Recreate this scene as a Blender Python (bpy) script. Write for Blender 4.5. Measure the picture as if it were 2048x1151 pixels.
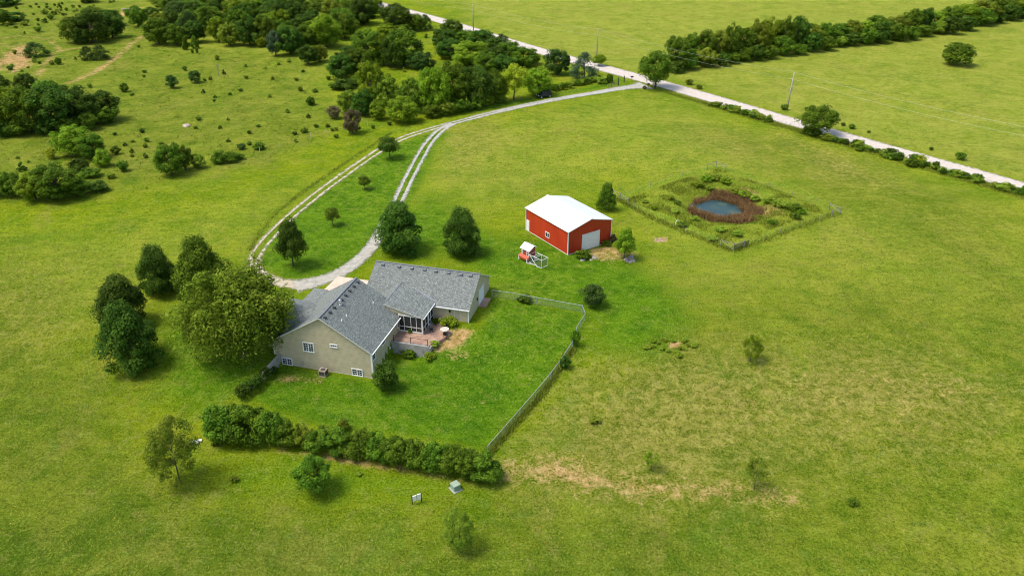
import bpy, math, random
import numpy as np
from mathutils import Vector, Matrix, noise
rng = np.random.default_rng(7); random.seed(7)
R = math.radians
SC = bpy.context.scene
for o in list(bpy.data.objects): bpy.data.objects.remove(o)
C = SC.collection

# ------------------------------------------------------------------ camera
CAM_H, PITCH, FPX = 59.45, R(28.49), 1620.0
cd = bpy.data.cameras.new('camera'); cam = bpy.data.objects.new('camera', cd); C.objects.link(cam)
cam.location = (0, 0, CAM_H); cam.rotation_euler = (R(90) - PITCH, 0, 0)
cd.sensor_width = 36; cd.lens = 36 * FPX / 2048; cd.clip_end = 5000; cd.clip_start = 1
SC.camera = cam
# ------------------------------------------------------------------ sky and sun
SUN_EL, SUN_AZ = 62, 190       # azimuth of the sun measured counter-clockwise from +x
w = bpy.data.worlds.new('World'); SC.world = w; w.use_nodes = True
nt = w.node_tree; bg = nt.nodes['Background']
sky = nt.nodes.new('ShaderNodeTexSky'); sky.sky_type = 'NISHITA'; sky.sun_disc = False
sky.sun_elevation = R(SUN_EL); sky.sun_rotation = R(90 - SUN_AZ)
sky.air_density = 1.3; sky.dust_density = 2.5; sky.ozone_density = 1.0
nt.links.new(sky.outputs[0], bg.inputs[0]); bg.inputs[1].default_value = 0.15
ld = bpy.data.lights.new('sun', 'SUN'); ld.energy = 2.45; ld.angle = R(22); ld.color = (1, .95, .86)
sun = bpy.data.objects.new('sun', ld); C.objects.link(sun)
sd = Vector((math.cos(R(SUN_EL)) * math.cos(R(SUN_AZ)), math.cos(R(SUN_EL)) * math.sin(R(SUN_AZ)), math.sin(R(SUN_EL))))
sun.rotation_euler = sd.to_track_quat('Z', 'Y').to_euler(); sun.location = (-60, 60, 120)
SC.view_settings.view_transform = 'Standard'; SC.view_settings.look = 'None'
SC.view_settings.exposure = 0.56; SC.view_settings.gamma = 1
SC.cycles.filter_width = 1.0; SC.cycles.max_bounces = 6; SC.cycles.transparent_max_bounces = 12

# ------------------------------------------------------------------ tagging
def tag(o, label=None, cat=None, group=None, kind=None):
    if label: o['label'] = label
    if cat: o['category'] = cat
    if group: o['group'] = group
    if kind: o['kind'] = kind
    return o
def empty(name, loc=(0, 0, 0), rz=0):
    o = bpy.data.objects.new(name, None); C.objects.link(o); o.location = loc; o.rotation_euler = (0, 0, rz); o.empty_display_size = .3
    return o

# ------------------------------------------------------------------ ground heights and picking a ground point
HX, HY, HYAW = -31.85, 91.40, -0.2629          # house corner and turn
ch, sh = math.cos(HYAW), math.sin(HYAW)
BX, BY, BYAW = 9.283, 120.956, 0.5895          # barn corner and turn
POND = (39.9, 141.3)
def ss(t): t = np.clip(t, 0, 1); return t * t * (3 - 2 * t)
def ground_z(x, y):
    x = np.asarray(x, float); y = np.asarray(y, float)
    u = ch * (x - HX) + sh * (y - HY); v = -sh * (x - HX) + ch * (y - HY)
    hi = np.interp(u, [-1, .55, .85, 13.9, 14.3, 19.4, 20.6, 40], [4, 4, 1.2, 1.2, 6.75, 6.75, 12, 14])
    wd = np.interp(u, [-1, .55, .85, 13.9, 14.3, 19.4, 20.6, 40], [16, 16, .6, .6, .35, .35, 11, 18])
    z = -1.65 * ss((hi - v) / wd)
    z = z + .4 * ss((u - 18) / 4) * ss((v - 9) / 4) * (1 - ss((u - 26) / 10)) * (1 - ss((v - 22) / 6))
    # pond: low bank round a hollow
    dx, dy = x - POND[0], y - POND[1]
    c2, s2 = math.cos(-.1), math.sin(-.1)
    e = np.sqrt(((c2 * dx + s2 * dy) / 7.2) ** 2 + ((-s2 * dx + c2 * dy) / 7.4) ** 2)
    z = z + .75 * np.exp(-((e - 1.55) / .45) ** 2) - 1.1 * (1 - ss((e - .72) / .55))
    # slight roll of the open land
    far = ss((np.hypot(x + 10, y - 105) - 45) / 40)
    z = z + far * .35 * (np.sin(x * .045 + 1.3) * np.sin(y * .038 + .4) + .5 * np.sin(x * .021 - y * .03))
    return z
def gz(x, y): return float(ground_z(x, y))
FW = Vector((0, math.cos(PITCH), -math.sin(PITCH))); UPV = Vector((0, math.sin(PITCH), math.cos(PITCH))); RT = Vector((1, 0, 0))
def at(px, py, dz=0.0):
    d = FW * FPX + RT * (px - 1024) - UPV * (py - 575.5)
    z = 0.0
    for _ in range(12):
        t = (z + dz - CAM_H) / d.z; x, y = d.x * t, d.y * t; z = .5 * z + .5 * gz(x, y)
    return Vector((x, y, gz(x, y)))
def proj(P):
    d = Vector(P) - Vector((0, 0, CAM_H)); zc = d.dot(FW)
    return 1024 + FPX * d.dot(RT) / zc, 575.5 - FPX * d.dot(UPV) / zc, zc
def h2w(u, v, z=0): return Vector((HX + ch * u - sh * v, HY + sh * u + ch * v, z))

# ------------------------------------------------------------------ mesh helpers
class MB:
    def __init__(s): s.v = []; s.f = []; s.m = []; s.M = None
    def add(s, vs, fs, mi=0):
        n = len(s.v)
        for q in vs: s.v.append(tuple(s.M @ Vector(q)) if s.M else tuple(q))
        for f in fs: s.f.append([n + i for i in f]); s.m.append(mi)
    def box(s, x0, x1, y0, y1, z0, z1, mi=0):
        s.add([(x0, y0, z0), (x1, y0, z0), (x1, y1, z0), (x0, y1, z0), (x0, y0, z1), (x1, y0, z1), (x1, y1, z1), (x0, y1, z1)],
              [(0, 3, 2, 1), (4, 5, 6, 7), (0, 1, 5, 4), (1, 2, 6, 5), (2, 3, 7, 6), (3, 0, 4, 7)], mi)
    def bar(s, a, b, w, h=None, mi=0):
        a = Vector(a); b = Vector(b); h = h or w; d = (b - a).normalized()
        up = Vector((0, 0, 1)) if abs(d.z) < .95 else Vector((1, 0, 0))
        r = d.cross(up).normalized() * w / 2; u = r.cross(d).normalized() * h / 2
        vs = [a - r - u, a + r - u, a + r + u, a - r + u, b - r - u, b + r - u, b + r + u, b - r + u]
        s.add(vs, [(0, 3, 2, 1), (4, 5, 6, 7), (0, 1, 5, 4), (1, 2, 6, 5), (2, 3, 7, 6), (3, 0, 4, 7)], mi)
    def tube(s, pts, rad, n=7, mi=0, cap=True):
        pts = [Vector(p) for p in pts]; rs = rad if hasattr(rad, '__len__') else [rad] * len(pts); rings = []
        for i, p in enumerate(pts):
            d = (pts[min(i + 1, len(pts) - 1)] - pts[max(i - 1, 0)]).normalized()
            up = Vector((0, 0, 1)) if abs(d.z) < .9 else Vector((1, 0, 0))
            a = d.cross(up).normalized(); b = a.cross(d)
            rings.append([p + (a * math.cos(t) + b * math.sin(t)) * rs[i] for t in [2 * math.pi * k / n for k in range(n)]])
        vs = [q for r in rings for q in r]; fs = []
        for i in range(len(pts) - 1):
            for k in range(n):
                k2 = (k + 1) % n; fs.append((i * n + k, (i + 1) * n + k, (i + 1) * n + k2, i * n + k2))
        if cap: fs += [tuple(range(n)), tuple(range((len(pts) - 1) * n, len(pts) * n))[::-1]]
        s.add(vs, fs, mi)
    def slab(s, poly, t, mi=0, side=1):
        n = len(poly); P = [Vector(p) for p in poly]
        nr = (P[1] - P[0]).cross(P[2] - P[1]).normalized()
        if nr.z < 0: P.reverse()
        s.add(P, [tuple(range(n))], mi); s.add([p - Vector((0, 0, t)) for p in P], [tuple(range(n))[::-1]], side)
        s.add(P + [p - Vector((0, 0, t)) for p in P], [(i, i + n, (i + 1) % n + n, (i + 1) % n) for i in range(n)], side)
    def prism(s, poly, axis, a, b, mi=0):
        # poly: 2-D outline; extruded along axis (0 = x, 1 = y) from a to b
        n = len(poly)
        f = (lambda p, t: (t, p[0], p[1])) if axis == 0 else (lambda p, t: (p[0], t, p[1])) if axis == 1 else (lambda p, t: (p[0], p[1], t))
        s.add([f(p, a) for p in poly] + [f(p, b) for p in poly],
              [tuple(range(n)), tuple(range(n, 2 * n))[::-1]] + [(i, (i + 1) % n, (i + 1) % n + n, i + n) for i in range(n)], mi)
    def build(s, name, mats, parent=None, smooth=False, loc=None, rz=None):
        me = bpy.data.meshes.new(name); me.from_pydata(s.v, [], s.f)
        if not isinstance(mats, (list, tuple)): mats = [mats]
        for m in mats: me.materials.append(m)
        if len(mats) > 1: me.polygons.foreach_set('material_index', [min(i, len(mats) - 1) for i in s.m])
        me.update()
        import bmesh
        bm = bmesh.new(); bm.from_mesh(me); bmesh.ops.recalc_face_normals(bm, faces=bm.faces); bm.to_mesh(me); bm.free()
        if smooth: me.polygons.foreach_set('use_smooth', [True] * len(me.polygons))
        o = bpy.data.objects.new(name, me); C.objects.link(o)
        if parent: o.parent = parent
        if loc is not None: o.location = loc
        if rz is not None: o.rotation_euler = (0, 0, rz)
        return o

# ------------------------------------------------------------------ materials
def newmat(name):
    m = bpy.data.materials.new(name); m.use_nodes = True; n = m.node_tree.nodes; l = m.node_tree.links
    return m, n, l, n['Principled BSDF']
def mix(n, l, fac, a, b, bt='MIX'):
    x = n.new('ShaderNodeMix'); x.data_type = 'RGBA'; x.blend_type = bt
    for s_, v in ((x.inputs[0], fac), (x.inputs[6], a), (x.inputs[7], b)):
        if isinstance(v, bpy.types.NodeSocket): l.new(v, s_)
        elif isinstance(v, (int, float)): s_.default_value = v
        else: s_.default_value = (*v, 1)
    return x.outputs[2]
def mth(n, l, op, a, b=0.0, c=None, clamp=False):
    x = n.new('ShaderNodeMath'); x.operation = op; x.use_clamp = clamp
    for i, v in enumerate((a, b, c)):
        if v is None: continue
        if isinstance(v, bpy.types.NodeSocket): l.new(v, x.inputs[i])
        else: x.inputs[i].default_value = v
    return x.outputs[0]
def noi(n, l, vec, scale, detail=4, rough=.55, dist=0, stretch=None):
    x = n.new('ShaderNodeTexNoise'); x.inputs['Scale'].default_value = scale; x.inputs['Detail'].default_value = detail
    x.inputs['Roughness'].default_value = rough; x.inputs['Distortion'].default_value = dist
    if stretch:
        mp = n.new('ShaderNodeMapping'); mp.inputs['Scale'].default_value = stretch[0]; mp.inputs['Rotation'].default_value = (0, 0, stretch[1])
        l.new(vec, mp.inputs[0]); vec = mp.outputs[0]
    l.new(vec, x.inputs['Vector']); return x.outputs['Fac']
def rmp(n, l, f, lo, hi):
    x = n.new('ShaderNodeMapRange'); x.inputs[1].default_value = lo; x.inputs[2].default_value = hi; l.new(f, x.inputs[0]); return x.outputs[0]
def bump(n, l, h, strength, dist, b):
    x = n.new('ShaderNodeBump'); x.inputs['Strength'].default_value = strength; x.inputs['Distance'].default_value = dist
    l.new(h, x.inputs['Height']); l.new(x.outputs[0], b.inputs['Normal'])
def simple(name, col, rough=.7, metal=0, var=.12, scale=3, bmp=0):
    m, n, l, b = newmat(name); tc = n.new('ShaderNodeTexCoord').outputs['Object']
    f = noi(n, l, tc, scale, 5); d = tuple(c * (1 - var * 2) for c in col); e = tuple(min(1, c * (1 + var)) for c in col)
    l.new(mix(n, l, rmp(n, l, f, .3, .7), d, e), b.inputs['Base Color'])
    b.inputs['Roughness'].default_value = rough; b.inputs['Metallic'].default_value = metal
    if bmp: bump(n, l, noi(n, l, tc, scale * 6, 4), .5, bmp, b)
    return m
MT = {}
MT['white'] = simple('white_paint', (.78, .78, .75), .55, var=.04)
MT['trim'] = simple('cream_trim', (.68, .67, .60), .6, var=.05)
MT['concrete'] = simple('concrete', (.36, .34, .31), .9, var=.15, scale=1.5, bmp=.01)
MT['apron'] = simple('pink_concrete', (.62, .47, .36), .9, var=.06, scale=1)
MT['bark'] = simple('bark', (.10, .075, .055), .9, var=.25, scale=8, bmp=.02)
MT['greybark'] = simple('dead_bark', (.26, .22, .19), .9, var=.2, scale=6)
MT['wood'] = simple('weathered_wood', (.30, .26, .21), .9, var=.2, scale=5)
MT['palewood'] = simple('pale_wood', (.55, .50, .41), .85, var=.15, scale=5)
MT['darkwood'] = simple('dark_post', (.055, .045, .04), .9, var=.2)
MT['rock'] = simple('rock', (.34, .30, .26), .95, var=.25, scale=3, bmp=.03)
MT['galv'] = simple('galvanised', (.42, .46, .44), .5, .5, var=.1)
MT['black'] = simple('black_metal', (.02, .02, .02), .4, .3)
MT['carpaint'] = simple('dark_car_paint', (.012, .014, .02), .25, .2)
MT['tyre'] = simple('tyre', (.02, .02, .02), .9)
MT['boxgreen'] = simple('green_cabinet_paint', (.23, .34, .25), .55, var=.08)
MT['acmetal'] = simple('tan_metal', (.42, .33, .25), .6, .2, var=.1)
MT['acgrille'] = simple('dark_grille', (.07, .065, .06), .7)
MT['redwood'] = simple('red_paint', (.36, .06, .04), .6, var=.15, scale=2)
MT['orange'] = simple('orange_paint', (.50, .085, .03), .6, var=.1)
MT['patio'] = None
MT['flue'] = simple('flue_metal', (.62, .63, .65), .35, .7)
MT['vent'] = simple('grey_vent', (.17, .18, .19), .6); MT['ventdark'] = simple('black_vent', (.03, .032, .035), .6)
MT['glassframe'] = MT['white']
def glass():
    m, n, l, b = newmat('window_glass'); b.inputs['Base Color'].default_value = (.012, .018, .022, 1); b.inputs['Roughness'].default_value = .06
    b.inputs['Specular IOR Level'].default_value = .6; return m
MT['glass'] = glass()
def screen():
    m, n, l, b = newmat('insect_screen'); b.inputs['Base Color'].default_value = (.035, .035, .035, 1); b.inputs['Roughness'].default_value = .6
    b.inputs['Alpha'].default_value = .72; return m
MT['screen'] = screen()
def shingles():
    m, n, l, b = newmat('asphalt_shingles'); tc = n.new('ShaderNodeTexCoord').outputs['Object']
    br = n.new('ShaderNodeTexBrick'); br.inputs['Scale'].default_value = 1; br.inputs['Brick Width'].default_value = .32; br.inputs['Row Height'].default_value = .14
    br.inputs['Mortar Size'].default_value = .006; br.inputs['Color1'].default_value = (.122, .136, .120, 1); br.inputs['Color2'].default_value = (.222, .245, .218, 1)
    br.inputs['Mortar'].default_value = (.07, .07, .075, 1); br.inputs['Bias'].default_value = -.1
    geo = n.new('ShaderNodeNewGeometry')
    # lay the courses along the slope: rows follow height, bricks follow x+y
    sx = n.new('ShaderNodeSeparateXYZ'); l.new(tc, sx.inputs[0]); cx = n.new('ShaderNodeCombineXYZ')
    l.new(mth(n, l, 'ADD', sx.outputs[0], mth(n, l, 'MULTIPLY', sx.outputs[1], 1.0)), cx.inputs[0]); l.new(mth(n, l, 'MULTIPLY', sx.outputs[2], 1.9), cx.inputs[1])
    l.new(cx.outputs[0], br.inputs['Vector'])
    sp = rmp(n, l, noi(n, l, tc, 6.5, 2, .7), .56, .68)
    dk = rmp(n, l, noi(n, l, tc, 4.5, 3, .7), .35, .6)
    c = mix(n, l, mth(n, l, 'MULTIPLY', sp, .55), br.outputs[0], (.50, .53, .47))
    c = mix(n, l, mth(n, l, 'MULTIPLY', mth(n, l, 'SUBTRACT', 1, dk), .35), c, (.06, .065, .07))
    l.new(c, b.inputs['Base Color']); b.inputs['Roughness'].default_value = .92
    bump(n, l, br.outputs[0], .5, .02, b); return m
MT['shingle'] = shingles()
def siding(name, col, pitch, depth=.02):
    m, n, l, b = newmat(name); tc = n.new('ShaderNodeTexCoord').outputs['Object']; sx = n.new('ShaderNodeSeparateXYZ'); l.new(tc, sx.inputs[0])
    fr = mth(n, l, 'FRACT', mth(n, l, 'DIVIDE', sx.outputs[2], pitch))
    f = noi(n, l, tc, 1.2, 5)
    base = mix(n, l, rmp(n, l, f, .3, .7), tuple(c * .88 for c in col), tuple(c * 1.08 for c in col))
    gap = mth(n, l, 'LESS_THAN', fr, .11)
    l.new(mix(n, l, mth(n, l, 'MULTIPLY', gap, .42), base, (.06, .06, .04)), b.inputs['Base Color'])
    b.inputs['Roughness'].default_value = .7; bump(n, l, mth(n, l, 'SUBTRACT', 1, fr), .8, depth, b); return m
MT['siding'] = siding('olive_clapboard', (.50, .43, .275), .34)
def ribbed():
    m, n, l, b = newmat('red_ribbed_steel'); tc = n.new('ShaderNodeTexCoord').outputs['Object']; sx = n.new('ShaderNodeSeparateXYZ'); l.new(tc, sx.inputs[0])
    t = mth(n, l, 'ADD', sx.outputs[0], sx.outputs[1]); fr = mth(n, l, 'FRACT', mth(n, l, 'DIVIDE', t, .3))
    rib = mth(n, l, 'LESS_THAN', fr, .16); rib2 = mth(n, l, 'GREATER_THAN', fr, .90)
    f = noi(n, l, tc, .7, 5, stretch=((1, 1, .25), 0))
    base = mix(n, l, rmp(n, l, f, .25, .75), (.42, .024, .007), (.56, .042, .012))
    c = mix(n, l, mth(n, l, 'MULTIPLY', rib2, .65), base, (.16, .015, .01))
    l.new(c, b.inputs['Base Color']); b.inputs['Roughness'].default_value = .45; bump(n, l, rib, .8, .03, b); return m
MT['red'] = ribbed()
def whiteroof():
    m, n, l, b = newmat('white_ribbed_roof'); tc = n.new('ShaderNodeTexCoord').outputs['Object']; sx = n.new('ShaderNodeSeparateXYZ'); l.new(tc, sx.inputs[0])
    fr = mth(n, l, 'FRACT', mth(n, l, 'DIVIDE', sx.outputs[1], .3)); rib = mth(n, l, 'LESS_THAN', fr, .12)
    l.new(mix(n, l, rmp(n, l, noi(n, l, tc, .6, 4), .3, .7), (.60, .62, .63), (.68, .69, .70)), b.inputs['Base Color']); b.inputs['Roughness'].default_value = .4
    bump(n, l, rib, .6, .02, b); return m
MT['wroof'] = whiteroof()
def gravel(name, c1, c2, c3):
    m, n, l, b = newmat(name); tc = n.new('ShaderNodeNewGeometry').outputs['Position']
    a = noi(n, l, tc, 1.1, 6, .65); c = noi(n, l, tc, 9, 3, .6)
    x = mix(n, l, rmp(n, l, a, .35, .65), c1, c2); x = mix(n, l, mth(n, l, 'MULTIPLY', rmp(n, l, c, .5, .75), .5), x, c3)
    l.new(x, b.inputs['Base Color']); b.inputs['Roughness'].default_value = .95; bump(n, l, c, .5, .03, b)
    return m, n, l, b, tc
GR = gravel('road_gravel', (.45, .38, .32), (.57, .50, .43), (.36, .30, .25))
MT['road'] = GR[0]
def ragged(mat, amt, lo, hi, ruts=0):
    """worn edges and a grassy middle: the sheet is really missing where the gravel is, so the ground shows"""
    m, n, l, b, pos = mat
    at_ = n.new('ShaderNodeAttribute'); at_.attribute_name = 'across'
    ab = mth(n, l, 'ABSOLUTE', at_.outputs['Fac']); nz = mth(n, l, 'MULTIPLY', mth(n, l, 'SUBTRACT', noi(n, l, pos, 1.3, 5, .7), .5), amt)
    e = mth(n, l, 'ADD', ab, nz); al = mth(n, l, 'SUBTRACT', 1, rmp(n, l, e, lo, hi))
    if ruts:
        a2 = n.new('ShaderNodeAttribute'); a2.attribute_name = 'grassy'
        nz2 = mth(n, l, 'MULTIPLY', mth(n, l, 'SUBTRACT', noi(n, l, pos, 1.0, 5, .7), .5), 1.1)
        mid = rmp(n, l, mth(n, l, 'ADD', mth(n, l, 'SUBTRACT', ab, a2.outputs['Fac']), mth(n, l, 'MULTIPLY', nz2, .5)), -.08, .06)
        al = mth(n, l, 'MULTIPLY', al, mid)
        a3 = n.new('ShaderNodeAttribute'); a3.attribute_name = 'tan'; old = b.inputs['Base Color'].links[0].from_socket; l.new(mix(n, l, mth(n, l, 'MULTIPLY', a3.outputs['Fac'], .6), old, (.50, .40, .25)), b.inputs['Base Color'])
        al = mth(n, l, 'MULTIPLY', al, mth(n, l, 'SUBTRACT', 1, mth(n, l, 'MULTIPLY', rmp(n, l, noi(n, l, pos, .8, 5, .7), .50, .62), mth(n, l, 'MULTIPLY', a3.outputs['Fac'], .85))))
    l.new(al, b.inputs['Alpha']); return m
ragged(GR, .9, .74, 1.0)
MT['drive'] = ragged(gravel('drive_gravel', (.29, .28, .235), (.45, .425, .37), (.16, .165, .11)), 1.2, .58, .95, 1)

def leafmat(name, dark, mid_, light, warm=.0):
    m, n, l, b = newmat(name)
    a = n.new('ShaderNodeAttribute'); a.attribute_name = 'rnd'
    oi = n.new('ShaderNodeObjectInfo'); sx = n.new('ShaderNodeSeparateColor'); l.new(a.outputs['Color'], sx.inputs[0])
    c = mix(n, l, rmp(n, l, sx.outputs[0], 0, .55), dark, mid_); c = mix(n, l, rmp(n, l, sx.outputs[0], .55, 1.0), c, light)
    # clumps of younger and older growth, then the tree's own tone
    c = mix(n, l, mth(n, l, 'MULTIPLY', rmp(n, l, sx.outputs[1], .55, 1.0), .6), c, light); c = mix(n, l, mth(n, l, 'MULTIPLY', rmp(n, l, sx.outputs[1], .40, .0), .5), c, dark)
    hsv = n.new('ShaderNodeHueSaturation'); l.new(c, hsv.inputs['Color'])
    l.new(mth(n, l, 'ADD', mth(n, l, 'MULTIPLY', oi.outputs['Random'], .03), .468), hsv.inputs['Hue'])
    l.new(mth(n, l, 'ADD', mth(n, l, 'MULTIPLY', oi.outputs['Random'], .4), .82), hsv.inputs['Value'])
    l.new(hsv.outputs[0], b.inputs['Base Color']); b.inputs['Roughness'].default_value = .6
    b.inputs['Specular IOR Level'].default_value = .05
    if warm: # thin blades standing close together scatter light as a turf, so their shading leans to the sky side
        ge = n.new('ShaderNodeNewGeometry'); vm = n.new('ShaderNodeMix'); vm.data_type = 'VECTOR'; vm.inputs[0].default_value = warm; l.new(ge.outputs['Normal'], vm.inputs[4]); vm.inputs[5].default_value = (0, 0, 1); l.new(vm.outputs[1], b.inputs['Normal'])
    tr = n.new('ShaderNodeBsdfTranslucent'); l.new(hsv.outputs[0], tr.inputs[0]); ms = n.new('ShaderNodeMixShader'); ms.inputs[0].default_value = .34 if not warm else .12
    l.new(b.outputs[0], ms.inputs[1]); l.new(tr.outputs[0], ms.inputs[2]); l.new(ms.outputs[0], n['Material Output'].inputs[0])
    return m
LM = {
 'dark': leafmat('dark_leaves', (.020, .058, .006), (.050, .128, .012), (.135, .25, .03)),
 'mid': leafmat('green_leaves', (.036, .095, .007), (.084, .185, .012), (.19, .335, .025)),
 'light': leafmat('light_leaves', (.075, .17, .008), (.16, .295, .014), (.30, .44, .03)),
 'yellow': leafmat('yellow_green_leaves', (.15, .26, .012), (.27, .40, .018), (.44, .56, .04)),
 'cedar': leafmat('cedar_needles', (.022, .060, .010), (.050, .115, .018), (.11, .195, .035)),
 'blue': leafmat('blue_cedar_needles', (.035, .070, .030), (.07, .130, .055), (.16, .24, .11)),
 'willow': leafmat('olive_leaves', (.062, .122, .008), (.150, .245, .016), (.31, .41, .045)),
 'wispy': leafmat('pale_olive_leaves', (.075, .145, .010), (.145, .235, .018), (.27, .35, .04)),
 'rust': leafmat('rusty_leaves', (.07, .075, .025), (.15, .135, .05), (.28, .24, .11)),
 'reed': leafmat('brown_reeds', (.11, .078, .022), (.25, .17, .055), (.48, .36, .13), .8),
 'weed': leafmat('weed_leaves', (.085, .165, .010), (.155, .265, .018), (.28, .39, .04), .6),
 'grass': leafmat('grass_blades', (.15, .20, .015), (.24, .285, .025), (.36, .38, .06), .85),
}

# ------------------------------------------------------------------ foliage meshes
def leaf_mesh(name, P, N, S, rnd, asp=.6):
    n = len(P); N = N / (np.linalg.norm(N, axis=1, keepdims=True) + 1e-9)
    a = rng.normal(size=(n, 3)); T = np.cross(N, a); T /= np.linalg.norm(T, axis=1, keepdims=True) + 1e-9; B = np.cross(N, T)
    S = S[:, None]; V = np.stack([P - T * S, P - B * S * asp + N * S * .15, P + T * S, P + B * S * asp + N * S * .15], 1).reshape(-1, 3)
    me = bpy.data.meshes.new(name); me.vertices.add(4 * n); me.vertices.foreach_set('co', V.ravel().astype(np.float32))
    me.loops.add(4 * n); me.loops.foreach_set('vertex_index', np.arange(4 * n, dtype=np.int32))
    me.polygons.add(n); me.polygons.foreach_set('loop_start', np.arange(0, 4 * n, 4, dtype=np.int32)); me.polygons.foreach_set('loop_total', np.full(n, 4, np.int32))
    at_ = me.color_attributes.new('rnd', 'FLOAT_COLOR', 'POINT'); c = np.ones((n, 4, 4), np.float32); c[:, :, 0] = rnd[:, :1]; c[:, :, 1] = rnd[:, 1:2]; c[:, :, 2] = 0
    at_.data.foreach_set('color', c.ravel()); me.materials.append(None); me.update(); me.validate(); return me
def unit(n): d = rng.normal(size=(n, 3)); return d / np.linalg.norm(d, axis=1, keepdims=True)
def crown(name, kind, nl, nc, ls, seed):
    """leaf clumps spread over and through a crown one metre tall and one metre wide"""
    global rng; rng = np.random.default_rng(seed)
    cs = []; rs = []
    lob = rng.uniform(0, 6.28, 3)
    while len(cs) < nc:
        d = unit(1)[0]; rr = rng.uniform(.35, 1) ** .45; t = math.atan2(d[1], d[0]); wob = 1 + .10 * math.sin(3 * t + lob[0] + d[2] * 3) + .07 * math.sin(5 * t + lob[1])
        if kind == 'full': c = np.array([d[0] * .41 * rr * wob, d[1] * .41 * rr * wob, .49 + d[2] * .41 * rr]); r = rng.uniform(.07, .125)
        elif kind == 'round': c = np.array([d[0] * .40 * rr * wob, d[1] * .40 * rr * wob, .54 + d[2] * .36 * rr]); r = rng.uniform(.07, .13)
        elif kind == 'ovoid':
            z = .06 + .84 * rng.uniform(0, 1) ** .95; rad = .42 * math.sin(math.pi * min(1, (z * .86 + .14)) ** 1.15) ** .7 if z < .97 else .05
            rad = np.interp(z, [.08, .2, .38, .6, .8, .95], [.32, .41, .385, .275, .145, .04]); k = rng.uniform(.2, 1) ** .4
            c = np.array([math.cos(t) * rad * k * wob, math.sin(t) * rad * k * wob, z]); r = rng.uniform(.085, .14)
        elif kind == 'egg':
            z = .24 + .68 * rng.uniform(0, 1) ** .95; rad = np.interp(z, [.2, .34, .5, .7, .95], [.26, .39, .37, .24, .05]); k = rng.uniform(.2, 1) ** .4
            c = np.array([math.cos(t) * rad * k * wob, math.sin(t) * rad * k * wob, z]); r = rng.uniform(.08, .13)
        elif kind == 'open': c = np.array([d[0] * .38 * rr * wob, d[1] * .38 * rr * wob, .64 + abs(d[2]) ** .7 * np.sign(d[2]) * .26 * rr]); r = rng.uniform(.09, .15)
        elif kind == 'bush': c = np.array([d[0] * .40 * rr * wob, d[1] * .40 * rr * wob, .45 + d[2] * .40 * rr]); r = rng.uniform(.09, .15)
        elif kind == 'cone':
            z = .08 + .86 * rng.uniform(0, 1) ** 1.2; rad = np.interp(z, [0, .2, .45, .75, 1], [.30, .40, .34, .18, .03]); k = rng.uniform(.3, 1) ** .5
            c = np.array([math.cos(t) * rad * k * wob, math.sin(t) * rad * k * wob, z]); r = rng.uniform(.08, .13)
        elif kind == 'cedar':
            z = .05 + .85 * rng.uniform(0, 1) ** 1.3; rad = np.interp(z, [0, .2, .5, .8, 1], [.32, .40, .30, .14, .0]); k = rng.uniform(.4, 1) ** .5
            c = np.array([math.cos(t) * rad * k * wob, math.sin(t) * rad * k * wob, z]); r = rng.uniform(.07, .12)
        elif kind == 'willow':
            w2 = 1 + .22 * math.sin(2 * t + lob[0]) + .14 * math.sin(5 * t + lob[2] + 4 * d[2]); c = np.array([d[0] * .38 * rr * w2, d[1] * .38 * rr * w2,   .54 + d[2] * .36 * rr * (1 + .15 * math.sin(3 * t))]); r = rng.uniform(.05, .12)
        elif kind == 'airy': c = np.array([d[0] * .41 * rr * wob, d[1] * .41 * rr * wob, .50 + d[2] * .41 * rr]); r = rng.uniform(.06, .11)
        elif kind == 'sparse': c = np.array([d[0] * .38 * rr * wob, d[1] * .38 * rr * wob, .60 + d[2] * .32 * rr]); r = rng.uniform(.07, .12)
        c = c * [1, 1, 1] * np.array([rng.uniform(.88, 1.14)] * 2 + [rng.uniform(.94, 1.05)]); cs.append(c); rs.append(r * rng.uniform(.75, 1.3))
    cs = np.array(cs); rs = np.array(rs); idx = rng.integers(0, nc, nl)
    d = unit(nl); d[:, 2] = np.where(rng.uniform(size=nl) < .6, np.abs(d[:, 2]), d[:, 2])
    r = rs[idx] * rng.uniform(.5, 1.18, nl) ** (.6 if kind != 'sparse' else 1)
    P = cs[idx] + d * r[:, None]
    if kind == 'cedar': # sprays pointing up and out
        o = P * [1, 1, 0]; P = P + o * rng.uniform(0, .25, nl)[:, None]; P[:, 2] += rng.uniform(0, .08, nl)
    if kind == 'willow': # hanging streamers
        k = rng.uniform(size=nl) < .55; P[k, 2] -= rng.uniform(0, .36, k.sum()) * np.hypot(P[k, 0], P[k, 1]) * 2
    P[:, 2] = np.where(P[:, 2] < .02, .02 + np.minimum(np.abs(P[:, 2] - .02), .2) * .8, P[:, 2]); k = P[:, 2] < .14; P[k, :2] *= .93
    N = d + .55 * unit(nl); N[:, 2] += .25
    cl = rng.uniform(size=nc)[idx]
    rnd = np.stack([np.clip(rng.normal(.45, .22, nl), 0, 1), cl], 1)
    S = ls * rng.uniform(.6, 1.35, nl)
    return leaf_mesh(name, P, N, S, rnd, .42 if kind in ('willow', 'cedar') else .62)
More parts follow.
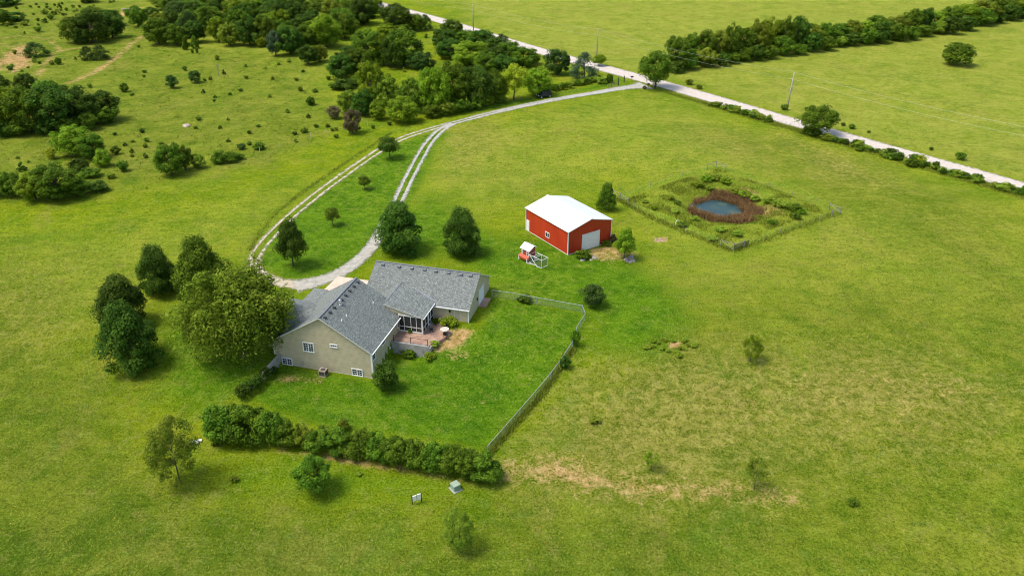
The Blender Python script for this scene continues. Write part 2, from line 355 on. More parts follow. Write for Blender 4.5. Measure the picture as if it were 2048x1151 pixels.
def trunk_mesh(name, kind, seed):
    rs = random.Random(seed); b = MB()
    top = {'round': .62, 'ovoid': .8, 'open': .62, 'willow': .6, 'sparse': .72, 'bush': .4, 'cedar': .8, 'dead': .9, 'full': .6, 'cone': .5, 'airy': .75, 'egg': .8}[kind]
    r0 = {'round': .028, 'ovoid': .022, 'open': .026, 'willow': .030, 'sparse': .014, 'bush': .02, 'cedar': .02, 'dead': .022, 'full': .028, 'cone': .02, 'airy': .016, 'egg': .022}[kind]
    pts = []; x = y = 0
    for i in range(6):
        t = i / 5; pts.append((x, y, top * t - .02)); x += rs.uniform(-.012, .012); y += rs.uniform(-.012, .012)
    b.tube(pts, [r0 * (1.25 if i == 0 else 1 - .75 * i / 5) for i in range(6)], 7)
    nb = 16 if kind == 'dead' else 9
    for i in range(nb):
        h = top * rs.uniform(.32 if kind != 'dead' else .2, .95); a = i * 2.4 + rs.uniform(-.3, .3); L = rs.uniform(.18, .34) * (1.15 - h * .6); r = r0 * .42
        p0 = Vector((pts[3][0], pts[3][1], h)); d = Vector((math.cos(a), math.sin(a), rs.uniform(.5, 1.1))).normalized()
        p1 = p0 + d * L * .5 + Vector((0, 0, .01)); p2 = p0 + d * L + Vector((rs.uniform(-.03, .03), rs.uniform(-.03, .03), .05))
        b.tube([p0, p1, p2], [r, r * .6, r * .18], 5, cap=False)
        if kind in ('dead', 'sparse', 'open', 'willow'):
            for s_ in (-1, 1):
                q = d.cross(Vector((0, 0, 1))) * s_ * .6 + d; b.tube([p1, p1 + q.normalized() * L * .45 + Vector((0, 0, .03))], [r * .45, r * .12], 4, cap=False)
    me = bpy.data.meshes.new(name); me.from_pydata(b.v, [], b.f); me.materials.append(MT['greybark'] if kind == 'dead' else MT['bark']); me.update(); return me
PROTO = {}
def proto(kind, var):
    k = (kind, var)
    if k in PROTO: return PROTO[k]
    spec = {'round': (11000, 70, .020), 'full': (14000, 80, .0195), 'ovoid': (24000, 95, .0165), 'egg': (16000, 75, .018), 'open': (6000, 60, .025), 'bush': (6000, 45, .028), 'small': (2200, 44, .045), 'airy': (11000, 80, .0140),
            'cedar': (5000, 60, .028), 'willow': (34000, 110, .0150), 'sparse': (3200, 40, .018), 'spike': (1200, 24, .060)}[kind]
    base = {'small': 'bush', 'spike': 'cone'}.get(kind, kind)
    seed = sum(map(ord, kind)) * 10 + var
    PROTO[k] = (crown(kind + '_crown', base, *spec, seed), trunk_mesh(kind + '_trunk', base, seed)); return PROTO[k]
NV = {'egg': 2, 'airy': 2, 'full': 5, 'round': 4, 'ovoid': 4, 'open': 3, 'bush': 4, 'small': 4, 'cedar': 2, 'willow': 1, 'sparse': 3, 'spike': 3}
cnt = [0]
def plant(P, wid, hgt, kind, col, label, cat, name=None, group=None, rot=None, lean=0, trunk=None, sy=1):
    """a tree (crown + trunk) or, for low growth, one mesh"""
    cnt[0] += 1; rs = random.Random(cnt[0] * 31); rz = rot if rot is not None else rs.uniform(0, 6.28)
    cm, tm = proto(kind, rs.randrange(NV[kind]))
    low = kind in ('small', 'spike', 'bush') and not trunk
    def obj(nm, me, mat=None):
        o = bpy.data.objects.new(nm, me); C.objects.link(o)
        if mat: o.material_slots[0].link = 'OBJECT'; o.material_slots[0].material = mat
        return o
    if low:
        o = obj(name or ('shrub' if wid < 9 else 'thicket'), cm, LM[col]); o.location = P; o.scale = (wid, wid * sy, hgt); o.rotation_euler = (0, 0, rz)
        return tag(o, label, cat, group)
    e = empty(name or {'cedar': 'cedar_tree', 'willow': 'willow_tree'}.get(kind, 'tree'), P, rz); e.scale = (wid, wid * sy, hgt); e.rotation_euler = (lean, lean, rz)
    obj('crown', cm, LM[col]).parent = e; obj('trunk', tm).parent = e
    return tag(e, label, cat, group)
def px_size(bx, by, top, wpx, ground_edge=False, mid=.56, half=.42):
    """place and size a crown from its outline: solves the ellipsoid whose outline has that height and width"""
    th = PITCH + math.atan((by - 575.5) / FPX); ct, st = math.cos(th), math.sin(th); a_ = wpx / 2; T = max(by - top, 2)
    if ground_edge:
        c = math.sqrt(max((T / 2) ** 2 - (a_ * st) ** 2, (.30 * wpx) ** 2 * .5)) / ct; h = 2 * c; P = at(bx, by - T / 2 + c * ct)
    else:
        h = T
        for _ in range(30): h = max(.3 * wpx, h - .6 * (mid * h * ct + math.sqrt((half * h * ct) ** 2 + (a_ * st) ** 2) - T))
        P = at(bx, by)
    zc = proj(P)[2]; return P, wpx * zc / FPX, h * zc / FPX
def tr(bx, by, top, wpx, kind, col, label, cat='tree', **k):
    edge = k.pop('edge', False) or kind in ('bush', 'small', 'spike', 'cedar'); P, wd, h = px_size(bx, by, top, wpx, edge)
    if kind == 'round' and edge: kind = 'full'
    return plant(P, wd, h, kind, col, label, cat, **k)

# ------------------------------------------------------------------ ground sheet
def lines(segs):
    out = [segs[0][0]]
    for a, b, st in segs:
        n = max(1, round((b - a) / st)); out += list(np.linspace(a, b, n + 1)[1:])
    return np.array(out)
gx = lines([(-3000, -700, 300), (-700, -300, 20), (-300, -215, 4), (-215, -90, 1.4), (-90, -46, .8), (-46, -4, .32), (-4, 75, .6), (75, 110, 1.2), (110, 320, 5), (320, 700, 20), (700, 3000, 300)])
gy = lines([(10, 45, 5), (45, 80, .6), (80, 116, .32), (116, 175, .6), (175, 260, 1.4), (260, 370, 1.8), (370, 430, 4), (430, 1200, 40), (1200, 3600, 300)])
GXX, GYY = np.meshgrid(gx, gy); GX = GXX.ravel(); GY = GYY.ravel(); GZ = ground_z(GX, GY)
def sdist(poly, x, y):
    """signed distance to a closed outline, positive inside"""
    n = len(poly); d = np.full(x.shape, 1e9); inside = np.zeros(x.shape, bool)
    for i in range(n):
        ax, ay = poly[i][:2]; bx, by = poly[(i + 1) % n][:2]; ex, ey = bx - ax, by - ay
        t = np.clip(((x - ax) * ex + (y - ay) * ey) / (ex * ex + ey * ey + 1e-9), 0, 1); d = np.minimum(d, np.hypot(x - ax - t * ex, y - ay - t * ey))
        c = ((ay > y) != (by > y)) & (x < (bx - ax) * (y - ay) / ((by - ay) if by != ay else 1e-9) + ax); inside ^= c
    return np.where(inside, d, -d)
def ldist(line, x, y):
    d = np.full(x.shape, 1e9)
    for i in range(len(line) - 1):
        ax, ay = line[i][:2]; bx, by = line[i + 1][:2]; ex, ey = bx - ax, by - ay
        t = np.clip(((x - ax) * ex + (y - ay) * ey) / (ex * ex + ey * ey + 1e-9), 0, 1); d = np.minimum(d, np.hypot(x - ax - t * ex, y - ay - t * ey))
    return d
def W(pts): return [at(*p) for p in pts]
def area(pts, soft=3.0): return np.clip(.5 + sdist(W(pts), GX, GY) / (2 * soft), 0, 1)
def streak(pts, wd, soft=1.0): return np.clip(.5 + (wd - ldist(W(pts), GX, GY)) / (2 * soft), 0, 1)
mx = lambda *a: np.maximum.reduce(a)
# the shallow shape of each patch of grass, seen from above
lawn = mx(area([(500, 800), (560, 730), (745, 760), (800, 700), (960, 660), (985, 592), (1165, 626), (1150, 690), (975, 898), (800, 870), (640, 850)], 1.5),
          area([(900, 262), (870, 300), (840, 370), (800, 450), (740, 520), (640, 558), (560, 555), (515, 530), (540, 470), (640, 385), (760, 300), (870, 262)], 2),
          .85 * area([(860, 380), (1000, 470), (1180, 470), (1330, 560), (1400, 640), (1300, 720), (1180, 700), (1170, 630), (980, 590), (900, 520), (740, 520), (800, 420)], 5),
          .9 * area([(330, 610), (520, 540), (560, 560), (600, 600), (560, 740), (500, 800), (400, 830), (310, 790), (290, 700)], 6),
          .6 * area([(400, 890), (620, 895), (990, 975), (1000, 1010), (830, 1000), (620, 1010), (430, 980)], 4),
          .8 * area([(1240, 150), (1180, 172), (1080, 190), (960, 212), (930, 232), (1000, 216), (1180, 182), (1260, 168)], 2))
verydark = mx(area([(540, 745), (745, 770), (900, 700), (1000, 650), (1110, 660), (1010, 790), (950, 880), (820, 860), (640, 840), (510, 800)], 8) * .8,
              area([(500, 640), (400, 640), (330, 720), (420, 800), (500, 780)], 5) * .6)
rough = mx(.75 * area([(-150, -20), (300, -20), (300, 90), (600, 110), (700, 240), (560, 330), (330, 360), (220, 400), (-200, 420)], 8), area([(1330, 640), (1560, 600), (2048, 560), (2300, 900), (2300, 1400), (1000, 1400), (1000, 980), (1080, 880), (1200, 740)], 10),
           .8 * area([(1330, 240), (1600, 270), (2048, 420), (2048, 600), (1700, 460), (1500, 330)], 12),
           .8 * area([(-200, 520), (100, 560), (190, 700), (300, 860), (420, 1000), (1000, 1040), (1000, 1500), (-500, 1500)], 8))
dirt = mx(streak([(1000, 935), (1120, 948), (1250, 970), (1400, 985), (1560, 995)], 1.8, 3.4) * .86, area([(1010, 928), (1120, 926), (1240, 960), (1210, 978), (1110, 966), (1010, 945)], 2.6) * .95,
          streak([(985, 968), (880, 952), (760, 930), (640, 912), (560, 900)], .45, 1.3) * .95,
          streak([(1300, 985), (1450, 1000), (1540, 1010)], .5, 2.0) * .55,
          area([(830, 700), (880, 655), (955, 655), (930, 690), (880, 706)], 1.0) * .9,
          area([(880, 690), (960, 700), (965, 722), (900, 722)], 1.4) * .62,
          area([(540, 738), (650, 750), (645, 768), (545, 768)], 1.0) * .72,
          area([(1165, 490), (1230, 490), (1290, 505), (1260, 530), (1180, 520)], 1.6) * .72,
          area([(1308, 474), (1336, 474), (1336, 484), (1308, 484)], .4), area([(1335, 683), (1362, 683), (1362, 696), (1335, 696)], .3),
          area([(1470, 412), (1570, 410), (1560, 430), (1480, 445), (1400, 440), (1390, 425)], 1.2) * 1.0,
          area([(1440, 372), (1500, 372), (1530, 400), (1500, 400)], 1.2) * .9,
          area([(1590, 720), (1900, 740), (2000, 800), (1800, 800), (1600, 760)], 8) * .47,
          area([(1560, 270), (1700, 330), (1780, 370), (1650, 350)], 6) * .45,
          area([(0, 110), (40, 90), (62, 92), (70, 110), (60, 140), (20, 130), (0, 128)], 2.5) * .95,
          *[streak([(p / 6.394, q / 6.394) for p, q in L_], wd_, 1.5) * k_ for L_, wd_, k_ in (([(-60, 500), (250, 460), (560, 490), (700, 560), (760, 640)], 1.0, .9), ([(-40, 900), (80, 740), (300, 600), (420, 560)], 1.5, .95), ([(60, 880), (0, 800), (40, 700)], .9, .9), ([(180, 930), (260, 800), (330, 720)], 1.4, 1),
            ([(470, 970), (560, 840), (640, 740), (700, 670), (800, 650), (1100, 600), (1180, 590)], 1.0, .95), ([(880, 1060), (1150, 960), (1320, 860), (1480, 740), (1620, 630), (1700, 540), (1860, 450)], 1.3, .9), ([(620, 500), (880, 400), (1000, 390)], .8, .8), ([(1390, 690), (1500, 700)], .9, .8), ([(0, 560), (160, 600), (300, 560)], 1.2, .8), ([(1560, 200), (1620, 130), (1800, 100)], 1.6, .85))],
          area([(430, 10), (470, 8), (470, 28), (435, 28)], 2) * 1.0)
lush_shade = mx(streak([(1232, 395), (1470, 500), (1672, 425), (1600, 380), (1432, 332), (1232, 395)], .6, 1.6),
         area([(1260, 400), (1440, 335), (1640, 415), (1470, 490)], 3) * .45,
         streak([(500, 500), (560, 420), (700, 320), (780, 268), (900, 235)], .5, 1.2) * .8,  # along the drive: shadow edge of the tall grass, painted into the ground colour
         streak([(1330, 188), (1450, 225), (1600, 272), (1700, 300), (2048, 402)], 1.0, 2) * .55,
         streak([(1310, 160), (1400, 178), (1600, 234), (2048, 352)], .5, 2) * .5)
yel = mx(area([(0, 500), (250, 460), (430, 420), (600, 380), (500, 480), (350, 560), (180, 680), (0, 700)], 12) * .5,
         area([(-100, -30), (700, -30), (640, 200), (400, 360), (-200, 330)], 10) * .65,
         area([(880, -20), (2300, -30), (2300, 560), (2000, 360), (1330, 160), (1000, 90)], 8) * .95,
         area([(850, 270), (1290, 180), (1500, 250), (2100, 430), (2300, 700), (1400, 600), (1320, 540), (1240, 350), (950, 420), (840, 380)], 8) * .55)
tan_ = mx(area([(1130, 760), (1320, 715), (1560, 700), (1900, 720), (2048, 800), (1900, 880), (1560, 900), (1420, 1000), (1240, 985), (1000, 960), (1050, 880)], 9), area([(1340, 240), (1500, 262), (1560, 330), (1340, 300)], 7) * .5, area([(860, 262), (960, 240), (1060, 280), (900, 350)], 6) * .6, area([(1560, 265), (1720, 320), (1790, 375), (1640, 350)], 8) * .8,
          area([(-100, 560), (160, 520), (220, 640), (100, 720), (-100, 760)], 8) * .4, area([(700, 770), (900, 740), (930, 800), (760, 830)], 4) * .5, streak([(330, 860), (360, 1000), (450, 1100)], 3, 6) * .35)
deep = mx(area([(-300, 1000), (300, 960), (760, 1050), (1000, 1010), (1010, 985), (1300, 1060), (1500, 1080), (1420, 1400), (-500, 1400)], 9), area([(-200, 700), (180, 720), (300, 900), (300, 1100), (-200, 1100)], 14) * .6, area([(1400, 400), (1520, 520), (1420, 640), (1330, 560)], 10) * .4)
me = bpy.data.meshes.new('ground'); nx, ny = len(gx), len(gy)
me.vertices.add(nx * ny); me.vertices.foreach_set('co', np.stack([GX, GY, GZ], 1).ravel().astype(np.float32))
ii = (np.arange(ny - 1)[:, None] * nx + np.arange(nx - 1)[None]).ravel(); F = np.stack([ii, ii + 1, ii + nx + 1, ii + nx], 1)
me.loops.add(F.size); me.loops.foreach_set('vertex_index', F.ravel().astype(np.int32)); me.polygons.add(len(F))
me.polygons.foreach_set('loop_start', np.arange(0, F.size, 4, dtype=np.int32)); me.polygons.foreach_set('loop_total', np.full(len(F), 4, np.int32))
for nm, ch4 in (('ma', (lawn, dirt, rough, yel)), ('mb', (verydark, lush_shade, tan_, deep))):
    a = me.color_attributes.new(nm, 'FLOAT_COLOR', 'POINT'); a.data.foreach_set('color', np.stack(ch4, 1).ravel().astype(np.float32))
me.update(); me.validate(); me.polygons.foreach_set('use_smooth', [True] * len(me.polygons))
gm, n, l, b = newmat('grassland')
pos = n.new('ShaderNodeNewGeometry').outputs['Position']
A = n.new('ShaderNodeAttribute'); A.attribute_name = 'ma'; B_ = n.new('ShaderNodeAttribute'); B_.attribute_name = 'mb'
sa = n.new('ShaderNodeSeparateColor'); l.new(A.outputs['Color'], sa.inputs[0]); sb = n.new('ShaderNodeSeparateColor'); l.new(B_.outputs['Color'], sb.inputs[0])
big = noi(n, l, pos, .035, 5, .6); mid_ = noi(n, l, pos, .16, 5, .65, .5); sml = noi(n, l, pos, .9, 5, .7, .4); fine = noi(n, l, pos, 3.6, 4, .75); strk = noi(n, l, pos, 1.0, 5, .7, .6, ((.35, 1.6, 1), .5))
def soft(ch_, amt, lo=.4, hi=.6):
    v = mth(n, l, 'ADD', ch_, mth(n, l, 'MULTIPLY', mth(n, l, 'SUBTRACT', sml, .5), amt)); return rmp(n, l, v, lo, hi)
tiny = noi(n, l, pos, 7.5, 3, .8)
field = mix(n, l, rmp(n, l, mth(n, l, 'ADD', mth(n, l, 'MULTIPLY', mid_, .6), mth(n, l, 'MULTIPLY', big, .4)), .40, .60), (.112, .192, .003), (.225, .268, .006))
field = mix(n, l, mth(n, l, 'MULTIPLY', A.outputs['Alpha'], .8), field, mix(n, l, rmp(n, l, mid_, .35, .65), (.225, .268, .026), (.335, .338, .058)))
rg = mix(n, l, rmp(n, l, mid_, .38, .62), (.105, .155, .008), (.20, .228, .02)); field = mix(n, l, mth(n, l, 'MULTIPLY', soft(sa.outputs[2], .5, .25, .75), .85), field, rg)
tn = mix(n, l, rmp(n, l, sml, .38, .62), (.17, .172, .022), (.335, .275, .075)); field = mix(n, l, mth(n, l, 'MULTIPLY', soft(sb.outputs[2], 1.4, .2, .95), .72), field, tn)
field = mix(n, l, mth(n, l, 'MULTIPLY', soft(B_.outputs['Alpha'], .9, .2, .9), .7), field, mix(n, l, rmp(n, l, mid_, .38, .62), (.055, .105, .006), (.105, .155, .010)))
lw = mix(n, l, rmp(n, l, noi(n, l, pos, .28, 6, .7, .4), .38, .62), (.046, .130, .002), (.110, .215, .005)); lw = mix(n, l, mth(n, l, 'MULTIPLY', rmp(n, l, mth(n, l, 'ADD', mth(n, l, 'MULTIPLY', big, .5), mth(n, l, 'MULTIPLY', sml, .5)), .50, .58), .6), lw, (.155, .215, .012))
bl = noi(n, l, pos, .085, 6, .72, .8, ((1, .6, 1), .6)); bl2 = noi(n, l, pos, .055, 6, .75, 1.5)
field = mix(n, l, mth(n, l, 'MULTIPLY', rmp(n, l, bl, .52, .64), .42), field, (.25, .235, .04)); field = mix(n, l, mth(n, l, 'MULTIPLY', rmp(n, l, bl2, .53, .64), .42), field, (.075, .16, .008)); field = mix(n, l, mth(n, l, 'MULTIPLY', rmp(n, l, bl, .44, .32), .30), field, (.24, .32, .02))
c = mix(n, l, soft(sa.outputs[0], 1.0, .25, .75), field, lw)
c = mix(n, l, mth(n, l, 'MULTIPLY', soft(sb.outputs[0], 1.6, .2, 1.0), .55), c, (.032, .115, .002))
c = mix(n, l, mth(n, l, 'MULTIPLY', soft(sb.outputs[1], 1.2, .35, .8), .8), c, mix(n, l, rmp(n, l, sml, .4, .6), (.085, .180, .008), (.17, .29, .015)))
# faint mower passes
wv = n.new('ShaderNodeTexWave'); wv.inputs['Scale'].default_value = .22; wv.inputs['Distortion'].default_value = 2.5; wv.inputs['Detail Scale'].default_value = .3
mp_ = n.new('ShaderNodeMapping'); mp_.inputs['Rotation'].default_value = (0, 0, -.75); l.new(pos, mp_.inputs[0]); l.new(mp_.outputs[0], wv.inputs['Vector'])
c = mix(n, l, mth(n, l, 'MULTIPLY', mth(n, l, 'MULTIPLY', wv.outputs['Fac'], sa.outputs[0]), .16), c, (.17, .25, .02))
# dull browner and bluer tufts
c = mix(n, l, mth(n, l, 'MULTIPLY', rmp(n, l, noi(n, l, pos, .45, 6, .75, .3), .54, .68), .40), c, (.20, .17, .045)); c = mix(n, l, mth(n, l, 'MULTIPLY', rmp(n, l, noi(n, l, pos, .32, 6, .75, 1.2), .56, .68), .35), c, (.10, .17, .035))
vv = mth(n, l, 'ADD', mth(n, l, 'MULTIPLY', fine, .45), mth(n, l, 'ADD', mth(n, l, 'MULTIPLY', sml, .22), mth(n, l, 'ADD', mth(n, l, 'MULTIPLY', strk, .13), mth(n, l, 'MULTIPLY', tiny, .20))))
c = mix(n, l, mth(n, l, 'MULTIPLY', rmp(n, l, vv, .51, .40), .78), c, (.022, .05, .003)); c = mix(n, l, mth(n, l, 'MULTIPLY', rmp(n, l, vv, .52, .63), .65), c, (.32, .37, .06))
dc = mix(n, l, rmp(n, l, sml, .35, .65), (.36, .185, .07), (.58, .37, .175))
dn = mth(n, l, 'ADD', mth(n, l, 'MULTIPLY', mth(n, l, 'SUBTRACT', mid_, .5), 1.2), mth(n, l, 'MULTIPLY', mth(n, l, 'SUBTRACT', fine, .5), 1.3))
c = mix(n, l, mth(n, l, 'MULTIPLY', rmp(n, l, mth(n, l, 'ADD', sa.outputs[1], mth(n, l, 'ADD', dn, mth(n, l, 'MULTIPLY', mth(n, l, 'SUBTRACT', sml, .5), 1.2))), .42, .95), .85), c, dc)
l.new(c, b.inputs['Base Color']); b.inputs['Roughness'].default_value = .95; b.inputs['Specular IOR Level'].default_value = .03
hh = mth(n, l, 'ADD', mth(n, l, 'MULTIPLY', sml, .6), mth(n, l, 'ADD', mth(n, l, 'MULTIPLY', fine, .5), mth(n, l, 'MULTIPLY', strk, .4)))
bump(n, l, hh, .9, .5, b)
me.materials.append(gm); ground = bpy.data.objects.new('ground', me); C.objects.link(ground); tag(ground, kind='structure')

# ------------------------------------------------------------------ roads: strips laid on the ground
def smooth_line(P, step):
    P = [Vector((p[0], p[1], 0)) for p in P]; out = []
    for i in range(len(P) - 1):
        p0, p1, p2, p3 = P[max(i - 1, 0)], P[i], P[i + 1], P[min(i + 2, len(P) - 1)]; k = max(1, int((p2 - p1).length / step))
        for j in range(k):
            t = j / k; out.append(.5 * ((2 * p1) + (p2 - p0) * t + (2 * p0 - 5 * p1 + 4 * p2 - p3) * t * t + (3 * p1 - p0 - 3 * p2 + p3) * t ** 3))
    out.append(P[-1]); return out
def strip(name, P, wid, mat, lift, step=1.5, na=10, grassy=None, tan=None):
    L = smooth_line(P, step); V = []; ac = []; gr = []; tn = []; fs = []; m = len(L)
    for i, p in enumerate(L):
        d = (L[min(i + 1, m - 1)] - L[max(i - 1, 0)]).normalized(); nn = Vector((-d.y, d.x, 0)); t = i / (m - 1)
        ww = np.interp(t, wid[0], wid[1]); g = np.interp(t, *grassy) if grassy else -1
        for k in range(na + 1):
            s_ = -1 + 2 * k / na; q = p + nn * ww / 2 * s_; V.append((q.x, q.y, gz(q.x, q.y) + lift)); ac.append(s_); gr.append(g); tn.append(np.interp(t, *tan) if tan else 0)
    for i in range(m - 1):
        for k in range(na): a = i * (na + 1) + k; fs.append((a, a + 1, a + na + 2, a + na + 1))
    me = bpy.data.meshes.new(name); me.from_pydata(V, [], fs); me.materials.append(mat); me.update()
    if me.polygons[0].normal.z < 0: me.flip_normals()
    me.attributes.new('across', 'FLOAT', 'POINT').data.foreach_set('value', ac); me.attributes.new('grassy', 'FLOAT', 'POINT').data.foreach_set('value', gr); me.attributes.new('tan', 'FLOAT', 'POINT').data.foreach_set('value', tn)
    o = bpy.data.objects.new(name, me); C.objects.link(o); tag(o, kind='structure'); return o
r0, r1 = at(1330, 170), at(1960, 351)
rd = (r1 - r0).normalized(); road_pts = [r0 - rd * 420, r0 - rd * 210, r0, r1, r1 + rd * 120]
strip('gravel_road', road_pts, ([0, 1], [7.2, 7.2]), MT['road'], .05, 3, 8)
D1 = W([(1292, 171), (1240, 177), (1200, 184), (1100, 201), (1000, 222), (930, 240), (880, 253), (820, 271), (775, 291), (730, 320), (680, 355), (620, 400), (570, 443), (530, 484), (510, 515), (512, 540), (545, 560), (600, 571)])
strip('driveway', D1, ([0, .03, .1, .3, .4, .92, 1], [11, 5, 3.7, 3.5, 2.9, 2.7, 3.2]), MT['drive'], .04, 1.2, 16, ([0, .26, .32, .45, .9, 1], [-1, -1, .05, .30, .42, -1]), ([0, .38, .55, 1], [0, 0, 1, 1]))
D2 = W([(905, 247), (880, 262), (856, 288), (836, 322), (815, 362), (797, 400), (775, 440), (752, 480), (728, 510), (690, 540), (640, 561), (590, 572)])
strip('driveway', D2, ([0, .1, .6, .8, .93, 1], [3.0, 3.0, 2.9, 2.8, 3.4, 5.2]), MT['drive'], .048, 1.2, 16, ([0, .06, .3, .62, .8, 1], [-1, .2, .36, .30, -1, -1]), ([0, 1], [0, .2]))

# ------------------------------------------------------------------ HOUSE
house = empty('farmhouse', (HX, HY, 0), HYAW)
tag(house, 'low beige farmhouse with grey shingle roofs, screened porch and walkout gable end', 'house')
SL = .614; RX, RZ = 7.39, 6.67
def zr_(x): return RZ - SL * (x - RX)
def zl_(x): return RZ - SL * (RX - x)
b = MB()   # main block
b.prism([(0, -1.9), (14.1, -1.9), (14.1, zr_(14.1) - .17), (RX, RZ - .17), (0, zl_(0) - .17)], 1, 0, 10.9)
b.build('main_wall', MT['siding'], house)
b = MB()
b.prism([(13.6, -.3), (24, -.3), (24, 0), (13.6, 0)], 1, 0, 0.001) if False else None
b.prism([(13.62, .1), (23.9, .1), (23.9, 2.62), (18.79, 5.36), (13.62, 2.5)], 0, 7.2, 22.95)
b.build('garage_wall', MT['siding'], house)
b = MB(); b.box(-.06, 14.16, -.05, 0, -1.95, -1.62); b.build('foundation', MT['concrete'], house)
# roofs, white edge boards on their rims
b = MB(); b.slab([(RX, -.3, RZ), (RX, 11.25, RZ), (14.45, 11.25, zr_(14.45)), (14.45, -.3, zr_(14.45))], .16)
b.slab([(RX, -.3, RZ), (-.35, -.3, zl_(-.35)), (-.35, 11.25, zl_(-.35)), (RX, 11.25, RZ)], .16)
b.slab([(2.36, 5.2, zl_(2.36) + .04), (-.95, 5.2, 2.4), (-.95, 13.9, 2.4), (2.36, 11.95, zl_(2.36) + .04)], .14)
b.build('main_roof', [MT['shingle'], MT['trim']], house)
b = MB(); G0, GS = 2.55, .5628
b.slab([(7.0, 18.79, 5.555), (7.0, 13.35, 2.50), (23.2, 13.35, 2.50), (23.2, 18.79, 5.555)], .15)
b.slab([(7.0, 18.79, 5.555), (23.2, 18.79, 5.555), (23.2, 24.2, 2.55), (7.0, 24.2, 2.55)], .15)
b.build('garage_roof', [MT['shingle'], MT['trim']], house)
b = MB()
b.slab([(12.05, 16.35, 4.12), (17.95, 14.05, 2.86), (17.95, 9.0, 2.86), (12.05, 9.35, 4.12)], .11)
b.slab([(12.05, 16.35, 4.12), (12.05, 10.6, 4.12), (9.4, 10.6, 2.75), (9.4, 13.7, 2.75)], .15)
b.build('porch_roof', [MT['shingle'], MT['trim']], house)
b = MB(); b.bar((12.05, 16.4, 4.14), (17.95, 14.0, 2.90), .10, .05); b.build('valley_flashing', MT['flue'], house)
b = MB()
b.slab([(4.25, 5.1, 4.74), (-1.9, 5.1, 4.74), (-1.9, .9, 3.06), (1.5, .9, 3.06)], .14)
b.slab([(4.25, 5.1, 4.74), (-1.9, 5.1, 4.74), (-1.9, 9.2, 3.06), (1.5, 9.2, 3.06)], .14)
b.build('front_gable_roof', [MT['shingle'], MT['trim']], house)
b = MB(); b.prism([(1.3, -.8), (8.8, -.8), (8.8, 3.0), (5.1, 4.55), (1.3, 3.0)], 0, -1.6, 1.5); b.build('front_gable_wall', MT['siding'], house)
b = MB(); b.box(7.2, 13.5, 10.85, 13.7, -.2, 2.6); b.build('connector_wall', MT['siding'], house)
# gutters and downspouts
b = MB(); b.bar((14.52, -.3, 2.29), (14.52, 11.2, 2.29), .11, .11); b.bar((14.28, -.12, 2.2), (14.28, -.12, -1.6), .12); b.bar((14.5, -.2, 2.25), (14.28, -.12, 2.0), .09)
b.bar((17.9, 13.27, 2.42), (23.2, 13.27, 2.42), .11, .11); b.bar((22.98, 13.5, 2.4), (22.98, 13.5, .15), .10); b.bar((18.02, 9.0, 2.74), (18.02, 13.6, 2.74), .1, .1)
b.build('gutter', MT['white'], house)
for p_ in ([(14.13, -.03, -1.75)], ): pass
for q_ in ((14.03, 14.16, -.04, .10, -1.65, 2.3), (-.05, .08, -.04, .1, -.9, 1.8), (22.88, 23.02, 13.56, 13.7, .1, 2.45)): b = MB(); b.box(*q_); b.build('corner_trim', MT['trim'], house)
# ridge caps
b = MB(); b.bar((RX, -.3, RZ + .02), (RX, 11.25, RZ + .02), .28, .05); b.bar((7.0, 18.79, 5.575), (23.2, 18.79, 5.575), .28, .05); b.bar((12.05, 10.6, 4.13), (12.05, 16.3, 4.13), .2, .04); b.build('ridge_cap', MT['vent'], house)
def window(x0, x1, z0, z1, plane, val, cols=2, rows=3, sash=2, parent=house, out=.04):
    f = MB(); g = MB(); s_ = -1 if plane == 'y' else 1
    def bx(m, a0, a1, c0, c1, d0, d1):
        lo, hi = sorted((val + s_ * d0, val + s_ * d1))
        if plane == 'y': m.box(a0, a1, lo, hi, c0, c1)
        else: m.box(lo, hi, a0, a1, c0, c1)
    t = .13
    bx(f, x0, x1, z1 - t, z1, -.02, out + .03); bx(f, x0, x1, z0, z0 + t, -.02, out + .05); bx(f, x0, x0 + t, z0 + t, z1 - t, -.02, out + .02); bx(f, x1 - t, x1, z0 + t, z1 - t, -.02, out + .02)
    ws = (x1 - x0 - 2 * t) / sash
    for k in range(1, sash): c = x0 + t + ws * k; bx(f, c - .06, c + .06, z0 + t, z1 - t, -.02, out + .015)
    for k in range(sash):
        a = x0 + t + ws * k
        for j in range(1, cols): bx(f, a + ws * j / cols - .018, a + ws * j / cols + .018, z0 + t, z1 - t, .005, out - .005)
        for j in range(1, rows): zz = z0 + t + (z1 - z0 - 2 * t) * j / rows; bx(f, a, a + ws, zz - .018, zz + .018, .003, out - .007)
    w_ = empty('window', (0, 0, 0)); w_.parent = parent
    fo = f.build('frame', MT['white'], w_); bx(g, x0 + t * .5, x1 - t * .5, z0 + t * .5, z1 - t * .5, -.03, .012); g.build('pane', MT['glass'], w_); return w_
window(4.42, 6.05, .98, 2.46, 'y', 0, 2, 4)
window(8.40, 9.50, 2.28, 2.80, 'y', 0, 3, 1, 1)
window(.94, 2.52, -1.68, -.52, 'y', 0, 2, 3)
window(11.14, 12.72, -1.64, -.52, 'y', 0, 2, 3)
window(.35, 1.35, .75, 1.75, 'x', 14.1, 1, 2, 1)
window(3.45, 4.6, 1.15, 1.75, 'x', 14.1, 1, 1, 1)
window(5.2, 6.95, -1.6, -.5, 'x', 14.1, 2, 2, 2)
window(8.9, 10.3, .7, 1.65, 'x', 14.1, 1, 2, 2)
